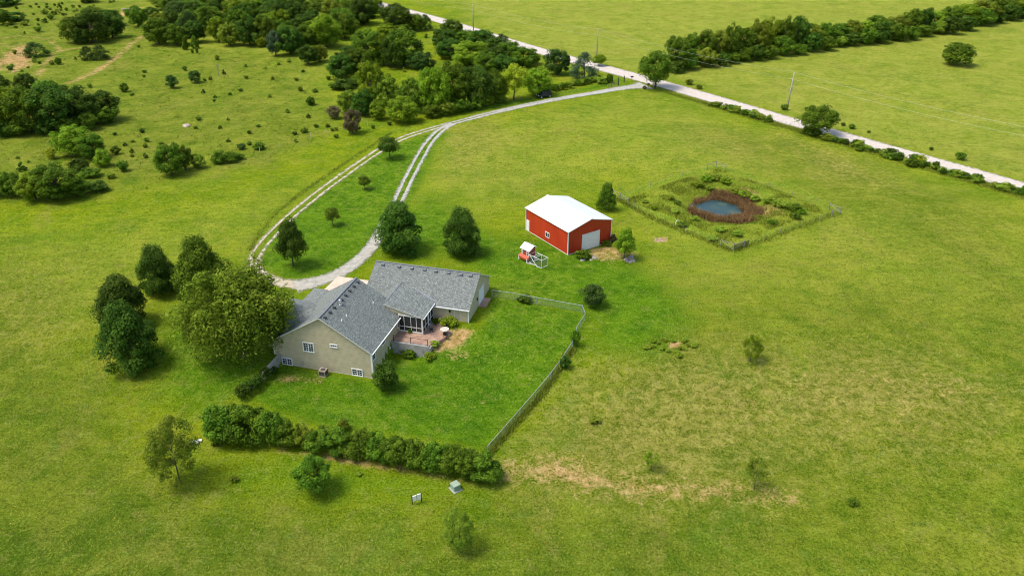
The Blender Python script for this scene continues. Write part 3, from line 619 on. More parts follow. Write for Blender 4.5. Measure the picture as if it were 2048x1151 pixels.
# roof vents and pipes
def vent(x, y, z):
    v = MB(); v.box(x - .15, x + .15, y - .15, y + .15, z - .10, z + .12); v.box(x - .19, x + .19, y - .20, y + .20, z + .12, z + .16); v.build('roof_vent', MT['ventdark'], house)
for y in (.46, 1.86, 3.15, 5.32, 6.57, 7.87, 9.21, 10.5): vent(7.95, y, zr_(7.95))
for x in (8.29, 10.85, 12.85, 14.82, 16.57, 18.52, 20.43, 21.86):
    v = MB(); z = 5.27; v.box(x - .19, x + .19, 18.12, 18.48, z - .2, z + .14); v.box(x - .25, x + .25, 18.05, 18.53, z + .14, z + .19); v.build('roof_vent', MT['vent'], house)
def pipe(x, y, h, r, name='vent_pipe', m='white'):
    v = MB(); z = zr_(x); v.tube([(x, y, z - .1), (x, y, z + h)], r, 10); v.build(name, MT[m], house, True)
for x, y in ((9.64, 1.64), (9.69, 3.0), (11.04, 8.37)): pipe(x, y, .42, .07)
v = MB(); v.tube([(8.15, 4.5, 6.0), (8.15, 4.5, 6.75)], .13, 12); v.tube([(8.15, 4.5, 6.75), (8.15, 4.5, 6.82), (8.15, 4.5, 6.93)], [.22, .24, .06], 12); v.tube([(8.15, 4.5, 6.15), (8.15, 4.5, 6.25)], [.34, .15], 12); v.build('chimney_flue', MT['flue'], house, True)
# garage end: door, man door, wall lamp, panels on the near wall
v = MB(); v.box(22.94, 23.01, 18.5, 20.8, .35, 2.75)
for k in range(1, 5): v.box(23.01, 23.02, 18.5, 20.8, .35 + k * .48 - .012, .35 + k * .48 + .012)
v.build('garage_door', MT['white'], house)
v = MB(); v.box(22.94, 23.05, 18.35, 18.5, .2, 2.9); v.box(22.94, 23.05, 20.8, 20.95, .2, 2.9); v.box(22.94, 23.05, 18.35, 20.95, 2.76, 2.92); v.build('door_trim', MT['trim'], house)
v = MB(); v.box(22.95, 23.06, 17.6, 17.85, 1.75, 2.15); v.build('wall_lamp', MT['black'], house)
v = MB(); v.box(20.83, 20.89, 13.58, 13.63, -.05, 2.15); v.box(21.69, 21.75, 13.58, 13.63, -.05, 2.15); v.box(20.83, 21.75, 13.58, 13.63, 2.12, 2.18); v.build('wall_panel_trim', MT['trim'], house)
v = MB(); v.box(20.1, 20.3, 13.45, 13.64, 1.7, 2.0); v.build('wall_lamp', MT['black'], house)
# gable end service bits
v = MB(); v.tube([(6.95, -.02, -1.55), (6.95, -.14, -1.5), (6.95, -.14, -1.0)], .05, 8); v.tube([(6.6, -.02, -1.3), (6.6, -.25, -1.45)], .06, 8); v.build('vent_pipe', MT['white'], house, True)
v = MB(); v.tube([(3.75, -.04, -1.5), (3.75, -.04, -.75), (4.1, -.04, -.7), (4.1, -.04, -1.3)], .025, 6); v.build('conduit', MT['galv'], house)
v = MB(); v.box(.25, .5, -.12, 0, -.62, -.35); v.build('meter_box', MT['white'], house)
# screened porch
p0, p1, q0, q1 = 14.15, 17.75, 9.25, 13.55
v = MB(); v.box(p0, p1, q0, q1, -.3, .28); v.build('porch_floor', MT['concrete'], house)
v = MB()
for x in (p0 + .06, 15.0, 16.0, 16.8): v.box(x - .035, x + .035, q0, q0 + .13, .28, 2.84)
v.box(p1 - .19, p1, q0 - .05, q0 + .15, .0, 2.84)
for y in (10.3, 11.3, 12.35, 13.4): v.box(p1 - .10, p1, y - .035, y + .035, .28, 2.84)
v.box(p0, p1, q0 + .01, q0 + .11, 1.0, 1.08); v.box(p0, p1, q0 - .02, q0 + .13, .24, .40); v.box(p0, p1, q0, q0 + .12, 2.68, 2.86); v.box(p1 - .11, p1 - .01, q0, q1, 1.0, 1.08) ; v.box(p1 - .12, p1, q0, q1, 2.68, 2.83)
v.build('porch_frame', MT['trim'], house)
v = MB(); v.box(p0, p1 - .15, q0 + .055, q0 + .065, .4, 2.68); v.box(p1 - .06, p1 - .05, q0 + .15, q1, .4, 2.68); v.build('porch_screen', MT['screen'], house)
v = MB(); v.prism([(14.3, 2.72), (17.75, 2.72), (12.3, 3.92), (12.3, 3.3)], 1, 9.46, 9.52); v.build('porch_gable_board', MT['siding'], house)
v = MB(); v.box(p1 - .02, p1 + .05, 11.36, 12.29, .3, 2.45); v.build('porch_door', MT['white'], house)
v = MB(); v.box(p1 + .05, p1 + .06, 11.55, 12.1, 1.25, 2.3); v.box(p1 + .05, p1 + .06, 11.55, 12.1, .5, 1.1); v.build('door_glass', MT['glass'], house)
v = MB(); v.box(14.2, 17.7, 13.4, 13.55, .28, 2.7); v.box(15, 16.2, 13.36, 13.40, .4, 2.3); v.build('porch_inner_wall', MT['siding'], house)
v = MB(); v.box(17.75, 18.5, 11.2, 12.5, -.05, .14); v.box(17.75, 18.15, 11.2, 12.5, .14, .26); v.build('porch_step', MT['wood'], house)
# patio
def brick_mat():
    m, n, l, b = newmat('red_brick_paving'); tc = n.new('ShaderNodeTexCoord').outputs['Object']
    br = n.new('ShaderNodeTexBrick'); br.inputs['Scale'].default_value = 3; br.inputs['Color1'].default_value = (.24, .125, .085, 1); br.inputs['Color2'].default_value = (.34, .195, .135, 1); br.inputs['Mortar'].default_value = (.30, .22, .16, 1)
    l.new(tc, br.inputs['Vector']); c = mix(n, l, rmp(n, l, noi(n, l, tc, 1.2, 5, .7), .45, .65), br.outputs[0], (.42, .28, .19)); l.new(c, b.inputs['Base Color']); b.inputs['Roughness'].default_value = .95; return m
MT['patio'] = brick_mat()
v = MB(); v.prism([(14.13, 6.62), (19.45, 6.62), (20.0, 7.6), (20.9, 9.2), (21.5, 10.6), (21.3, 12), (20.6, 13.6), (14.13, 13.6)], 2, -.5, .16)
pt = v.build('patio', MT['patio'], loc=(HX, HY, 0), rz=HYAW); tag(pt, kind='structure')
v = MB(); v.box(14.16, 19.6, 6.28, 6.62, -2.0, .24); v.box(19.6, 19.85, 6.28, 7.2, -2.0, .05)
o = v.build('retaining_wall', MT['concrete'], loc=(HX, HY, 0), rz=HYAW); tag(o, 'grey concrete retaining wall holding up the brick patio, railing on top', 'wall')
rl = empty('patio_railing', (HX, HY, 0), HYAW); tag(rl, 'thin dark metal railing on top of the patio retaining wall', 'railing')
for x in (14.5, 17.0, 19.45):
    v = MB(); v.bar((x, 6.45, .24), (x, 6.45, 1.28), .07); v.build('post', MT['darkwood'], rl)
v = MB(); v.bar((14.5, 6.45, 1.20), (19.45, 6.45, 1.20), .04); v.bar((14.5, 6.45, .42), (19.45, 6.45, .42), .035); v.build('rail', MT['darkwood'], rl)
v = MB()
L = [(.72, -.0), (.72, -1.5), (.62, -3.2), (.45, -5.3), (.2, -7.2)]
for i in range(4):
    a, c_ = L[i], L[i + 1]; za, zc_ = [.0, -.1, -.25, -.6, -1.0][i], [.0, -.1, -.25, -.6, -1.0][i + 1]
    v.add([(a[0] - .15, a[1], -2.1), (a[0] + .15, a[1], -2.1), (c_[0] + .15, c_[1], -2.1), (c_[0] - .15, c_[1], -2.1), (a[0] - .15, a[1], za), (a[0] + .15, a[1], za), (c_[0] + .15, c_[1], zc_), (c_[0] - .15, c_[1], zc_)],
          [(0, 3, 2, 1), (4, 5, 6, 7), (1, 2, 6, 5), (3, 0, 4, 7)] + ([(0, 1, 5, 4)] if i == 0 else []) + ([(2, 3, 7, 6)] if i == 3 else []))
o = v.build('retaining_wall', MT['concrete'], loc=(HX, HY, 0), rz=HYAW); tag(o, 'sloping concrete retaining wall left of the gable end under the olive tree', 'wall')
v = MB(); v.prism([(-1.6, 17.6), (-1.45, 22.3), (7.2, 22.2), (7.2, 17.6)], 2, -.2, .07); o = v.build('concrete_apron', MT['apron'], loc=(HX, HY, 0), rz=HYAW); tag(o, kind='structure')
v = MB(); v.box(23.05, 24.1, 18.2, 21.0, .1, .5); o = v.build('doorstep_slab', MT['patio'], loc=(HX, HY, 0), rz=HYAW); tag(o, 'small brown slab outside the white door at the garage end', 'slab')
# air conditioner
acp = h2w(7.5, -.95, gz(*h2w(7.5, -.95)[:2])); ac = empty('air_conditioner', acp, HYAW); tag(ac, 'boxy tan air conditioner standing below the beige gable wall', 'air conditioner')
v = MB(); v.box(-.42, .42, -.42, .42, .08, .75); v.build('grille', MT['acgrille'], ac)
v = MB(); v.box(-.46, .46, -.46, .46, .75, .86); v.box(-.5, .5, -.5, .5, -.1, .08); [v.box(sx_ * .43 - .04, sx_ * .43 + .04, sy_ * .43 - .04, sy_ * .43 + .04, .08, .75) for sx_ in (-1, 1) for sy_ in (-1, 1)]; v.build('casing', MT['acmetal'], ac)
v = MB(); v.tube([(0, 0, .86), (0, 0, .87)], .34, 20); v.build('fan_guard', MT['acgrille'], ac)
# table and chairs on the patio
tp = h2w(20.55, 10.25, .16); tb = empty('garden_table', tp, .3); tag(tb, 'round tan garden table on the brick patio', 'table')
v = MB(); v.tube([(0, 0, .70), (0, 0, .75)], .62, 20); v.build('tabletop', MT['palewood'], tb); v = MB(); v.tube([(0, 0, 0), (0, 0, .7)], [.08, .05], 8); v.tube([(0, 0, 0), (0, 0, .05)], [.3, .25], 12); v.build('pedestal', MT['black'], tb)
def chair(u, v_, rz, label):
    e = empty('garden_chair', h2w(u, v_, .16), rz); tag(e, label, 'chair')
    m = MB(); m.box(-.24, .24, -.24, .24, .40, .45); m.build('seat', MT['black'], e)
    m = MB(); m.box(-.24, .24, .2, .24, .5, .9); m.build('backrest', MT['black'], e)
    for a in (-1, 1):
        for c_ in (-1, 1): m = MB(); m.bar((a * .2, c_ * .2, 0), (a * .2, c_ * .2, .5 if c_ > 0 else .4), .035); m.build('leg', MT['black'], e)
chair(20.3, 11.2, .1, 'black garden chair on the house side of the round patio table')
chair(21.0, 9.35, 2.8, 'black garden chair on the lawn side of the round patio table')
chair(18.6, 10.2, 1.7, 'dark chair against the screened porch wall on the patio')

# ------------------------------------------------------------------ BARN
barn = empty('red_barn', (BX, BY, 0), BYAW); tag(barn, 'red ribbed steel barn with white gable roof and white roll-up door', 'barn')
BW, BL, BE, BR = 9.144, 12.19, 4.30, 5.50
v = MB(); v.prism([(0, -.3), (BW, -.3), (BW, BE - .1), (BW / 2, BR - .1), (0, BE - .1)], 1, 0, BL); v.build('wall', MT['red'], barn)
v = MB(); s_ = (BR - BE) / (BW / 2)
v.slab([(BW / 2, -.22, BR), (BW / 2, BL + .22, BR), (-.2, BL + .22, BE - .2 * s_), (-.2, -.22, BE - .2 * s_)], .1)
v.slab([(BW / 2, -.22, BR), (BW + .2, -.22, BE - .2 * s_), (BW + .2, BL + .22, BE - .2 * s_), (BW / 2, BL + .22, BR)], .1)
v.build('roof', [MT['wroof'], MT['white']], barn)
v = MB(); v.bar((BW / 2, -.22, BR + .02), (BW / 2, BL + .22, BR + .02), .4, .05); v.build('ridge_cap', MT['white'], barn)
for x, y in ((0, 0), (BW, 0), (0, BL), (BW, BL)):
    v = MB(); v.box(x - .10 if x == 0 else x - .06, x + .06 if x == 0 else x + .10, y - .04 if y == 0 else y - .06, y + .06 if y == 0 else y + .04, -.05, BE - .16); v.build('corner_trim', MT['white'], barn)
v = MB(); v.box(-.03, -.002, .1, BL - .1, -.1, .10); v.box(.1, 2.8, -.03, -.002, -.1, .1); v.box(6.75, BW - .1, -.03, -.002, -.1, .1); v.build('base_trim', MT['trim'], barn)
v = MB()
for k in range(6): v.box(2.95, 6.55, -.05, .0, .02 + k * .47, .02 + k * .47 + .455)
v.build('roll_door', MT['white'], barn)
v = MB(); v.box(2.85, 2.94, -.07, 0, 0, 2.95); v.box(6.56, 6.65, -.07, 0, 0, 2.95); v.box(2.85, 6.65, -.07, 0, 2.86, 2.97); v.build('door_trim', MT['white'], barn)
v = MB(); v.box(-.05, 0, 11.18, 12.08, .03, 2.12); v.build('side_door', MT['white'], barn)
v = MB(); v.box(-.09, -.05, 11.30, 11.36, .95, 1.05); v.build('door_handle', MT['black'], barn)
wb = empty('window'); wb.parent = barn
v = MB(); v.box(-.06, 0, 5.2, 6.45, .98, 1.08); v.box(-.06, 0, 5.2, 6.45, 1.86, 1.97); v.box(-.06, 0, 5.2, 5.33, 1.08, 1.86); v.box(-.06, 0, 6.32, 6.45, 1.08, 1.86); v.box(-.055, 0, 5.77, 5.87, 1.08, 1.86); v.build('frame', MT['white'], wb)
v = MB(); v.box(-.02, .01, 5.3, 6.35, 1.05, 1.9); v.build('pane', MT['glass'], wb)

# ------------------------------------------------------------------ chicken coop and run
c0, c1 = at(1041.5, 516), at(1058, 524); cy_ = math.atan2(c1.y - c0.y, c1.x - c0.x)
cw = (c1 - c0).length
coop = empty('chicken_coop', c0, cy_); tag(coop, 'small raised red chicken coop with white roof and two white windows', 'chicken coop')
v = MB(); v.prism([(.0, .75), (1.35, .75), (1.35, 2.45), (.0, 1.95)], 0, 0, cw); v.build('wall', MT['redwood'], coop)
v = MB(); v.slab([(-.15, -.12, 1.96), (cw + .15, -.12, 1.96), (cw + .18, 1.0, 2.62), (-.18, 1.0, 2.62)], .06); v.slab([(-.18, 1.0, 2.62), (cw + .18, 1.0, 2.62), (cw + .18, 1.6, 2.35), (-.18, 1.6, 2.35)], .06); v.build('roof', [MT['white'], MT['white']], coop)
for x in (.12, cw - .56):
    e = empty('window'); e.parent = coop
    m = MB(); m.box(x, x + .46, -.05, 0, 1.0, 1.75); m.build('frame', MT['white'], e); m = MB(); m.box(x + .1, x + .36, -.06, -.045, 1.42, 1.64); m.box(x + .1, x + .36, -.06, -.045, 1.1, 1.32); m.build('pane', MT['glass'], e)
v = MB(); v.slab([(-.1, -.55, .72), (cw + .1, -.55, .72), (cw + .1, 0, .98), (-.1, 0, .98)], .05); v.box(0, cw, -.5, 0, .35, .68); v.build('nest_box', MT['orange'], coop)
for x in (.05, cw - .05):
    for y in (-.45, 1.3): m = MB(); m.box(x - .06, x + .06, y - .06, y + .06, -.05, .76); m.build('leg', MT['white'], coop)
run = empty('chicken_run', c0, cy_); tag(run, 'open white framed wire run beside the red coop', 'animal pen')
x0, x1, y0, y1, zt = cw + .02, cw + 3.0, -.1, 1.35, 1.45; m = MB()
for x in (x0 + .05, (x0 + x1) / 2, x1):
    for y in (y0, y1): m.bar((x, y, 0), (x, y, zt), .045)
    m.bar((x, y0, zt), (x, y1, zt), .05)
m.bar((x0, y0, zt), (x1, y0, zt), .055); m.bar((x0, y1, zt), (x1, y1, zt), .055); m.bar((x0, y0, .06), (x1, y0, .06), .06); m.bar((x1, y0, .06), (x1, y1, .06), .06); m.bar(((x0 * 2 + x1) / 3, y0, zt), ((x0 * 2 + x1) / 3, y1, zt), .05)
m.build('frame', MT['white'], run)
m = MB(); m.bar((x0 + .3, y0 - .06, zt), (x1 - .6, y0 - .3, .05), .065, .04); m.bar((x0 + .4, y0 - .2, .3), (x1 - .6, y0 - .09, zt), .065, .04); m.build('brace', MT['white'], run)
def mesh_mat(name, cell, wire, col):
    m, n, l, b = newmat(name); tc = n.new('ShaderNodeTexCoord').outputs['UV']; sx = n.new('ShaderNodeSeparateXYZ'); l.new(tc, sx.inputs[0]); b.inputs['Base Color'].default_value = (*col, 1); b.inputs['Metallic'].default_value = .4; b.inputs['Roughness'].default_value = .5
    a = mth(n, l, 'ADD', sx.outputs[0], sx.outputs[1]); c_ = mth(n, l, 'SUBTRACT', sx.outputs[0], sx.outputs[1])
    f = lambda s_: mth(n, l, 'LESS_THAN', mth(n, l, 'FRACT', mth(n, l, 'DIVIDE', s_, cell)), wire)
    l.new(mth(n, l, 'MAXIMUM', f(a), f(c_)), b.inputs['Alpha']); return m
MT['link'] = mesh_mat('chain_link_mesh', .075, .13, (.27, .36, .29)); MT['wire'] = mesh_mat('dark_wire_mesh', .05, .14, (.22, .24, .22)); MT['netting'] = mesh_mat('dark_netting', .06, .45, (.045, .05, .045))
def panel(name, a, b_, h0, h1, mat, parent=None):
    """one upright sheet of netting between two posts; UVs in metres"""
    a = Vector(a); b_ = Vector(b_); L_ = (b_ - a).length; me = bpy.data.meshes.new(name)
    me.from_pydata([a + Vector((0, 0, h0)), b_ + Vector((0, 0, h0)), b_ + Vector((0, 0, h1)), a + Vector((0, 0, h1))], [], [(0, 1, 2, 3)]); uv = me.uv_layers.new()
    for i, q in enumerate(((0, 0), (L_, 0), (L_, h1 - h0), (0, h1 - h0))): uv.data[i].uv = q
    me.materials.append(mat); o = bpy.data.objects.new(name, me); C.objects.link(o); o.parent = parent; return o
for a, c_ in (((x0, y0, 0), (x1, y0, 0)), ((x1, y0, 0), (x1, y1, 0)), ((x0, y1, 0), (x1, y1, 0))): panel('wire_netting', a, c_, .05, zt, MT['wire'], run)
pk = at(1064, 528); v = MB(); v.box(-.9, .9, -.12, .12, 0, .05); o = v.build('plank', MT['palewood'], loc=pk, rz=-.45); tag(o, 'loose pale plank lying in the grass beside the chicken run', 'plank')

# ------------------------------------------------------------------ chain link fence round the back yard
fence = empty('chain_link_fence', at(1164, 623)); fo = fence.location.copy(); tag(fence, 'green-grey chain link fence with galvanised rail round the back lawn', 'fence')
FP = [at(x, y) for x, y in ((984, 594), (1028, 600), (1073, 609), (1119, 617), (1164, 625), (1170, 641), (1161, 655), (1153, 668), (1145, 696), (1119, 737), (1101, 761), (1071, 797), (1040, 833), (1008, 870), (975, 908))]
for i, p in enumerate(FP):
    v = MB(); v.tube([p - fo - Vector((0, 0, .1)), p - fo + Vector((0, 0, 1.28))], .045 if i not in (0, 4, 5, 14) else .06, 8); v.build('post', MT['galv'], fence)
    if i:
        q = FP[i - 1]; v = MB(); v.tube([q - fo + Vector((0, 0, 1.22)), p - fo + Vector((0, 0, 1.22))], .035, 6); v.build('top_rail', MT['galv'], fence); panel('chain_link_panel', q - fo, p - fo, .03, 1.2, MT['link'], fence)

# ------------------------------------------------------------------ pond
v = MB(); n_ = 64; pts = []
for k in range(n_):
    t = 2 * math.pi * k / n_; r = 1 + .08 * math.sin(2 * t + 1) + .05 * math.sin(3 * t); pts.append((39.6 + 5.6 * r * math.cos(t), 141.8 + 5.4 * r * math.sin(t), -.55))
v.add(pts, [tuple(range(n_))]); wm, n, l, b = newmat('pond_water'); pos = n.new('ShaderNodeNewGeometry').outputs['Position']
scum = rmp(n, l, noi(n, l, pos, .5, 6, .75), .50, .62)
l.new(mix(n, l, mth(n, l, 'MULTIPLY', scum, .6), (.018, .048, .048), (.085, .13, .07)), b.inputs['Base Color']); l.new(mth(n, l, 'ADD', mth(n, l, 'MULTIPLY', scum, .35), .3), b.inputs['Roughness']); bump(n, l, noi(n, l, pos, 4, 3), .15, .03, b)
o = v.build('pond_water', wm); tag(o, kind='structure')
def scatter(name, label, cat, fn, n_, ls, asp, mat, kind='stuff', up=1.0):
    P = fn(n_); n_ = len(P); N = unit(n_) * [1, 1, .35]; rnd = np.stack([np.clip(rng.normal(.45, .25, n_), 0, 1), rng.uniform(size=n_)], 1)
    me = leaf_mesh(name, P, N, ls * rng.uniform(.6, 1.4, n_), rnd, asp); me.materials[0] = mat; o = bpy.data.objects.new(name, me); C.objects.link(o); return tag(o, label, cat, kind=kind)
def blades(name, X, Y, h, wd, mat, label, cat, lean=.35):
    """upright blades rooted in the ground"""
    n_ = len(X); Z = ground_z(X, Y); a = rng.uniform(0, 6.28, n_); hh = h * rng.uniform(.6, 1.25, n_); dx = np.cos(a) * wd; dy = np.sin(a) * wd; lx = rng.normal(0, lean, n_) * hh; ly = rng.normal(0, lean, n_) * hh
    V = np.stack([np.stack([X - dx, Y - dy, Z - .05], 1), np.stack([X + dx, Y + dy, Z - .05], 1), np.stack([X + lx + dx * .3, Y + ly + dy * .3, Z + hh], 1), np.stack([X + lx - dx * .3, Y + ly - dy * .3, Z + hh], 1)], 1).reshape(-1, 3)
    me = bpy.data.meshes.new(name); me.vertices.add(4 * n_); me.vertices.foreach_set('co', V.ravel().astype(np.float32)); me.loops.add(4 * n_); me.loops.foreach_set('vertex_index', np.arange(4 * n_, dtype=np.int32)); me.polygons.add(n_)
    me.polygons.foreach_set('loop_start', np.arange(0, 4 * n_, 4, dtype=np.int32)); me.polygons.foreach_set('loop_total', np.full(n_, 4, np.int32))
    c_ = np.ones((n_, 4, 4), np.float32); c_[:, :, 0] = np.clip(rng.normal(.45, .25, n_), 0, 1)[:, None]; c_[:, :, 1] = rng.uniform(size=n_)[:, None]
    me.color_attributes.new('rnd', 'FLOAT_COLOR', 'POINT').data.foreach_set('color', c_.ravel()); me.materials.append(mat); me.update(); me.validate(); o = bpy.data.objects.new(name, me); C.objects.link(o); return tag(o, label, cat, kind='stuff')
X = rng.uniform(33, 48, 90000); Y = rng.uniform(134.5, 149.5, 90000); an = np.arctan2(Y - 141.7, X - 40.4)
ro = np.hypot((X - 40.4) / 6.0, (Y - 141.7) / 6.3) * (1 + .07 * np.sin(3 * an + 1) + .06 * np.sin(7 * an) + .05 * rng.normal(size=90000)); ri = np.hypot((X - 39.2) / 4.5, (Y - 142.0) / 4.2) * (1 + .08 * np.sin(2 * an) + .08 * np.sin(5 * an + 2) + .07 * rng.normal(size=90000))
k = (ro < 1) & (ri > 1)
blades('cattails', X[k], Y[k], .95, .05, LM['reed'], 'ring of rusty brown cattails round the edge of the pond', 'reeds')

# ------------------------------------------------------------------ TREES AND SHRUBS
U = 'tree'
# yard and drive trees
tr(268, 742, 603, 128, 'ovoid', 'dark', 'largest dark egg-shaped tree, lowest of the row left of the house', edge=True)
tr(252, 660, 548, 108, 'ovoid', 'dark', 'dark egg-shaped tree partly hidden behind the largest one on the left', edge=True)
tr(322, 590, 489, 86, 'ovoid', 'dark', 'dark tree standing left of the leafy maple, upper left of the house', edge=True)
tr(412, 606, 474, 118, 'ovoid', 'mid', 'leafy rounded maple just above the drooping olive tree', edge=True)
plant(at(489, 711), 16.0, 13.8, 'willow', 'willow', 'huge drooping olive green tree leaning over the left end of the house', U, rot=.6, sy=.88)
tr(587, 533, 440, 76, 'egg', 'dark', 'dark reddish green tree with short trunk inside the drive loop')
tr(799, 508, 402, 104, 'ovoid', 'dark', 'broad dark tree beside the gravel drive just above the house roof', edge=True)
tr(924, 512, 414, 88, 'ovoid', 'dark', 'dark rounded tree between the house roof and the red barn', edge=True)
tr(780, 317, 275, 50, 'open', 'dark', 'small flat-topped tree with bare trunk at the fork of the drive')
tr(730, 378, 352, 30, 'open', 'mid', 'tiny upper sapling on the grass between the two drive arms')
tr(666, 451, 416, 34, 'open', 'mid', 'tiny lower sapling on the grass between the two drive arms')
tr(1212, 420, 366, 42, 'ovoid', 'mid', 'narrow green tree behind the right end of the red barn')
tr(1248, 517, 456, 54, 'egg', 'light', 'small yellow-topped tree in front of the barn door, rubble at its foot')
tr(1185, 614, 562, 62, 'bush', 'cedar', 'rounded dark green bush outside the fence corner', 'bush', name='bush')
tr(632, 980, 906, 84, 'round', 'mid', 'small bushy green tree below the middle of the hedge')
tr(362, 966, 832, 112, 'airy', 'wispy', 'tall wispy see-through tree left of the hedge end, white sack behind it')
tr(920, 1096, 1016, 74, 'airy', 'wispy', 'wispy young tree at the bottom, below the utility cabinet')
tr(1302, 938, 898, 44, 'sparse', 'light', 'thin bright sapling right of the bare orange soil')
tr(1508, 978, 912, 56, 'sparse', 'wispy', 'thin forked sapling in the rough grass at lower right')
tr(1500, 722, 664, 46, 'airy', 'light', 'pale feathery sapling in the middle of the right hand field')
tr(1310, 177, 104, 74, 'round', 'mid', 'roadside tree with bare trunk at the drive entrance')
tr(1630, 268, 208, 84, 'round', 'mid', 'single rounded tree at the road edge beside the utility pole')
tr(1910, 131, 84, 72, 'bush', 'mid', 'lone rounded bush alone in the upper right field', 'bush', name='bush')
tr(774, 782, 718, 58, 'bush', 'dark', 'dark shrub at the foot of the house corner', 'shrub'); tr(770, 780, 750, 34, 'small', 'mid', 'low leafy shrub in front of the dark shrub at the house corner', 'shrub')
tr(860, 722, 702, 26, 'small', 'light', 'bright round shrub on the lawn just below the retaining wall end', 'shrub'); tr(818, 712, 698, 34, 'small', 'mid', 'low shrub at the foot of the patio retaining wall', 'shrub')
tr(868, 690, 682, 22, 'small', 'weed', 'clump of weeds at the lawn edge of the patio', 'weeds', name='weed_clump')
tr(898, 656, 630, 38, 'small', 'light', 'leafy green plant against the garage wall beside the patio', 'plant', name='garden_plant'); tr(872, 648, 636, 20, 'small', 'mid', 'smaller plant left of the leafy one against the garage wall', 'plant', name='garden_plant')
tr(820, 668, 655, 10, 'spike', 'mid', 'tiny upright plant in front of the porch screen', 'plant', name='garden_plant')
tr(1052, 606, 586, 32, 'small', 'mid', 'leafy vine clump growing on the upper run of the chain link fence', 'vine', name='vine'); tr(1040, 603, 592, 16, 'small', 'dark', 'small dark vine left of the clump on the upper fence run', 'vine', name='vine')
tr(1150, 692, 655, 22, 'small', 'mid', 'tall vine clump on the right hand chain link fence', 'vine', name='vine'); tr(1130, 738, 708, 24, 'small', 'dark', 'lower vine clump on the right hand chain link fence', 'vine', name='vine')
tr(1166, 515, 500, 36, 'small', 'mid', 'leafy weeds at the near foot of the barn front', 'weeds', name='weed_clump'); tr(1212, 490, 480, 24, 'small', 'mid', 'low weeds beside the barn roll-up door', 'weeds', name='weed_clump')
tr(1226, 487, 466, 14, 'small', 'rust', 'dry pale weed stalk at the right barn corner', 'weeds', name='weed_clump')
tr(430, 893, 882, 14, 'small', 'mid', 'tiny shrub right of the wispy tree near the hedge', 'shrub'); tr(468, 965, 950, 20, 'small', 'wispy', 'pale grass tussock right of the wispy tree', 'tussock', name='tussock'); tr(718, 950, 942, 14, 'small', 'weed', 'small weed clump below the hedge', 'weeds', name='weed_clump')
tr(1705, 1008, 998, 24, 'small', 'mid', 'small green weed patch at far lower right', 'weeds', name='weed_clump'); tr(1188, 845, 830, 26, 'small', 'weed', 'pale green weed patch in the rough grass right of the yard', 'weeds', name='weed_clump')
for i in range(22):
    a_ = i * .62; q_ = random.Random(i).uniform(.42, 1.25); x, y = 1342 + 40 * math.cos(a_) * q_, 694 + 17 * math.sin(a_) * q_
    tr(x, y, y - 8, random.Random(i).uniform(7, 17), 'small', ['weed', 'weed', 'light', 'weed'][i % 4], 'knee-high weeds ' + ('right', 'lower right', 'below', 'lower left', 'left', 'upper left', 'above', 'upper right')[int((a_ % 6.283) / .7855) % 8] + ' of the burnt patch in the right hand field', 'weeds', name='weed_clump', group='weeds round the burnt patch')
# hedge
HED = [(444, 886, 808, 66, 'mid', 'bush'), (496, 890, 806, 72, 'mid', 'bush'), (545, 890, 820, 58, 'mid', 'bush'), (577, 892, 838, 46, 'mid', 'bush'), (605, 892, 846, 40, 'willow', 'bush'), (640, 905, 852, 52, 'mid', 'bush'), (680, 910, 850, 58, 'mid', 'bush'), (720, 915, 856, 54, 'mid', 'bush'), (758, 922, 862, 54, 'mid', 'bush'),
       (798, 932, 866, 58, 'mid', 'bush'), (836, 938, 876, 54, 'mid', 'bush'), (870, 944, 880, 52, 'mid', 'bush'), (905, 948, 886, 50, 'mid', 'bush'), (936, 958, 892, 56, 'mid', 'bush'), (970, 963, 896, 62, 'mid', 'bush')]
ORD = 'first second third fourth fifth sixth seventh eighth ninth tenth eleventh twelfth thirteenth fourteenth fifteenth'.split()
for i, (x, y, t_, w_, c_, k_) in enumerate(HED):
    tr(x, y + 3, t_ - 3, w_ * 1.28, k_, c_, ('olive thinner' if c_ == 'willow' else 'dense green') + ' shrub, ' + ORD[i] + ' from the left in the hedge', 'hedge shrub', name='hedge_shrub', group='shrubs of the hedge below the back lawn')
tr(688, 862, 834, 28, 'small', 'wispy', 'pale silvery shrub rising behind the middle of the hedge', 'shrub')
for i, (x, y, t_, w_) in enumerate(((486, 796, 766, 34), (500, 782, 752, 32), (516, 770, 742, 30), (532, 758, 734, 26), (548, 748, 730, 20))):
    tr(x, y, t_, w_, 'small', 'dark', 'dark low bush in the row along the left retaining wall, ' + ('nearest the hedge', 'second from the hedge', 'middle one', 'second from the house', 'nearest the house')[i], 'shrub', group='dark bushes along the left retaining wall')

# wooded patches of the pasture; crowns of each patch look alike, so they share their patch's label
ONES = 'first second third fourth fifth sixth seventh eighth ninth tenth eleventh twelfth thirteenth fourteenth fifteenth sixteenth seventeenth eighteenth nineteenth'.split()
def ordn(i, n_):
    if i == 0: return 'leftmost'
    if i == n_ - 1: return 'rightmost'
    i += 1
    if i < 20: w_ = ONES[i - 1]
    else:
        t_, u_ = divmod(i, 10); w_ = ('twenty', 'thirty', 'forty', 'fifty')[t_ - 2] + ('-' + ONES[u_ - 1] if u_ else ''); w_ = {'twenty': 'twentieth', 'thirty': 'thirtieth', 'forty': 'fortieth', 'fifty': 'fiftieth'}.get(w_, w_)
    return w_ + ' from the left'
CW = {'blue': 'grey-green', 'mid': 'green', 'dark': 'dark green', 'light': 'light green', 'yellow': 'yellow-green', 'cedar': 'dark green', 'willow': 'olive green', 'rust': 'brownish', 'weed': 'pale green'}
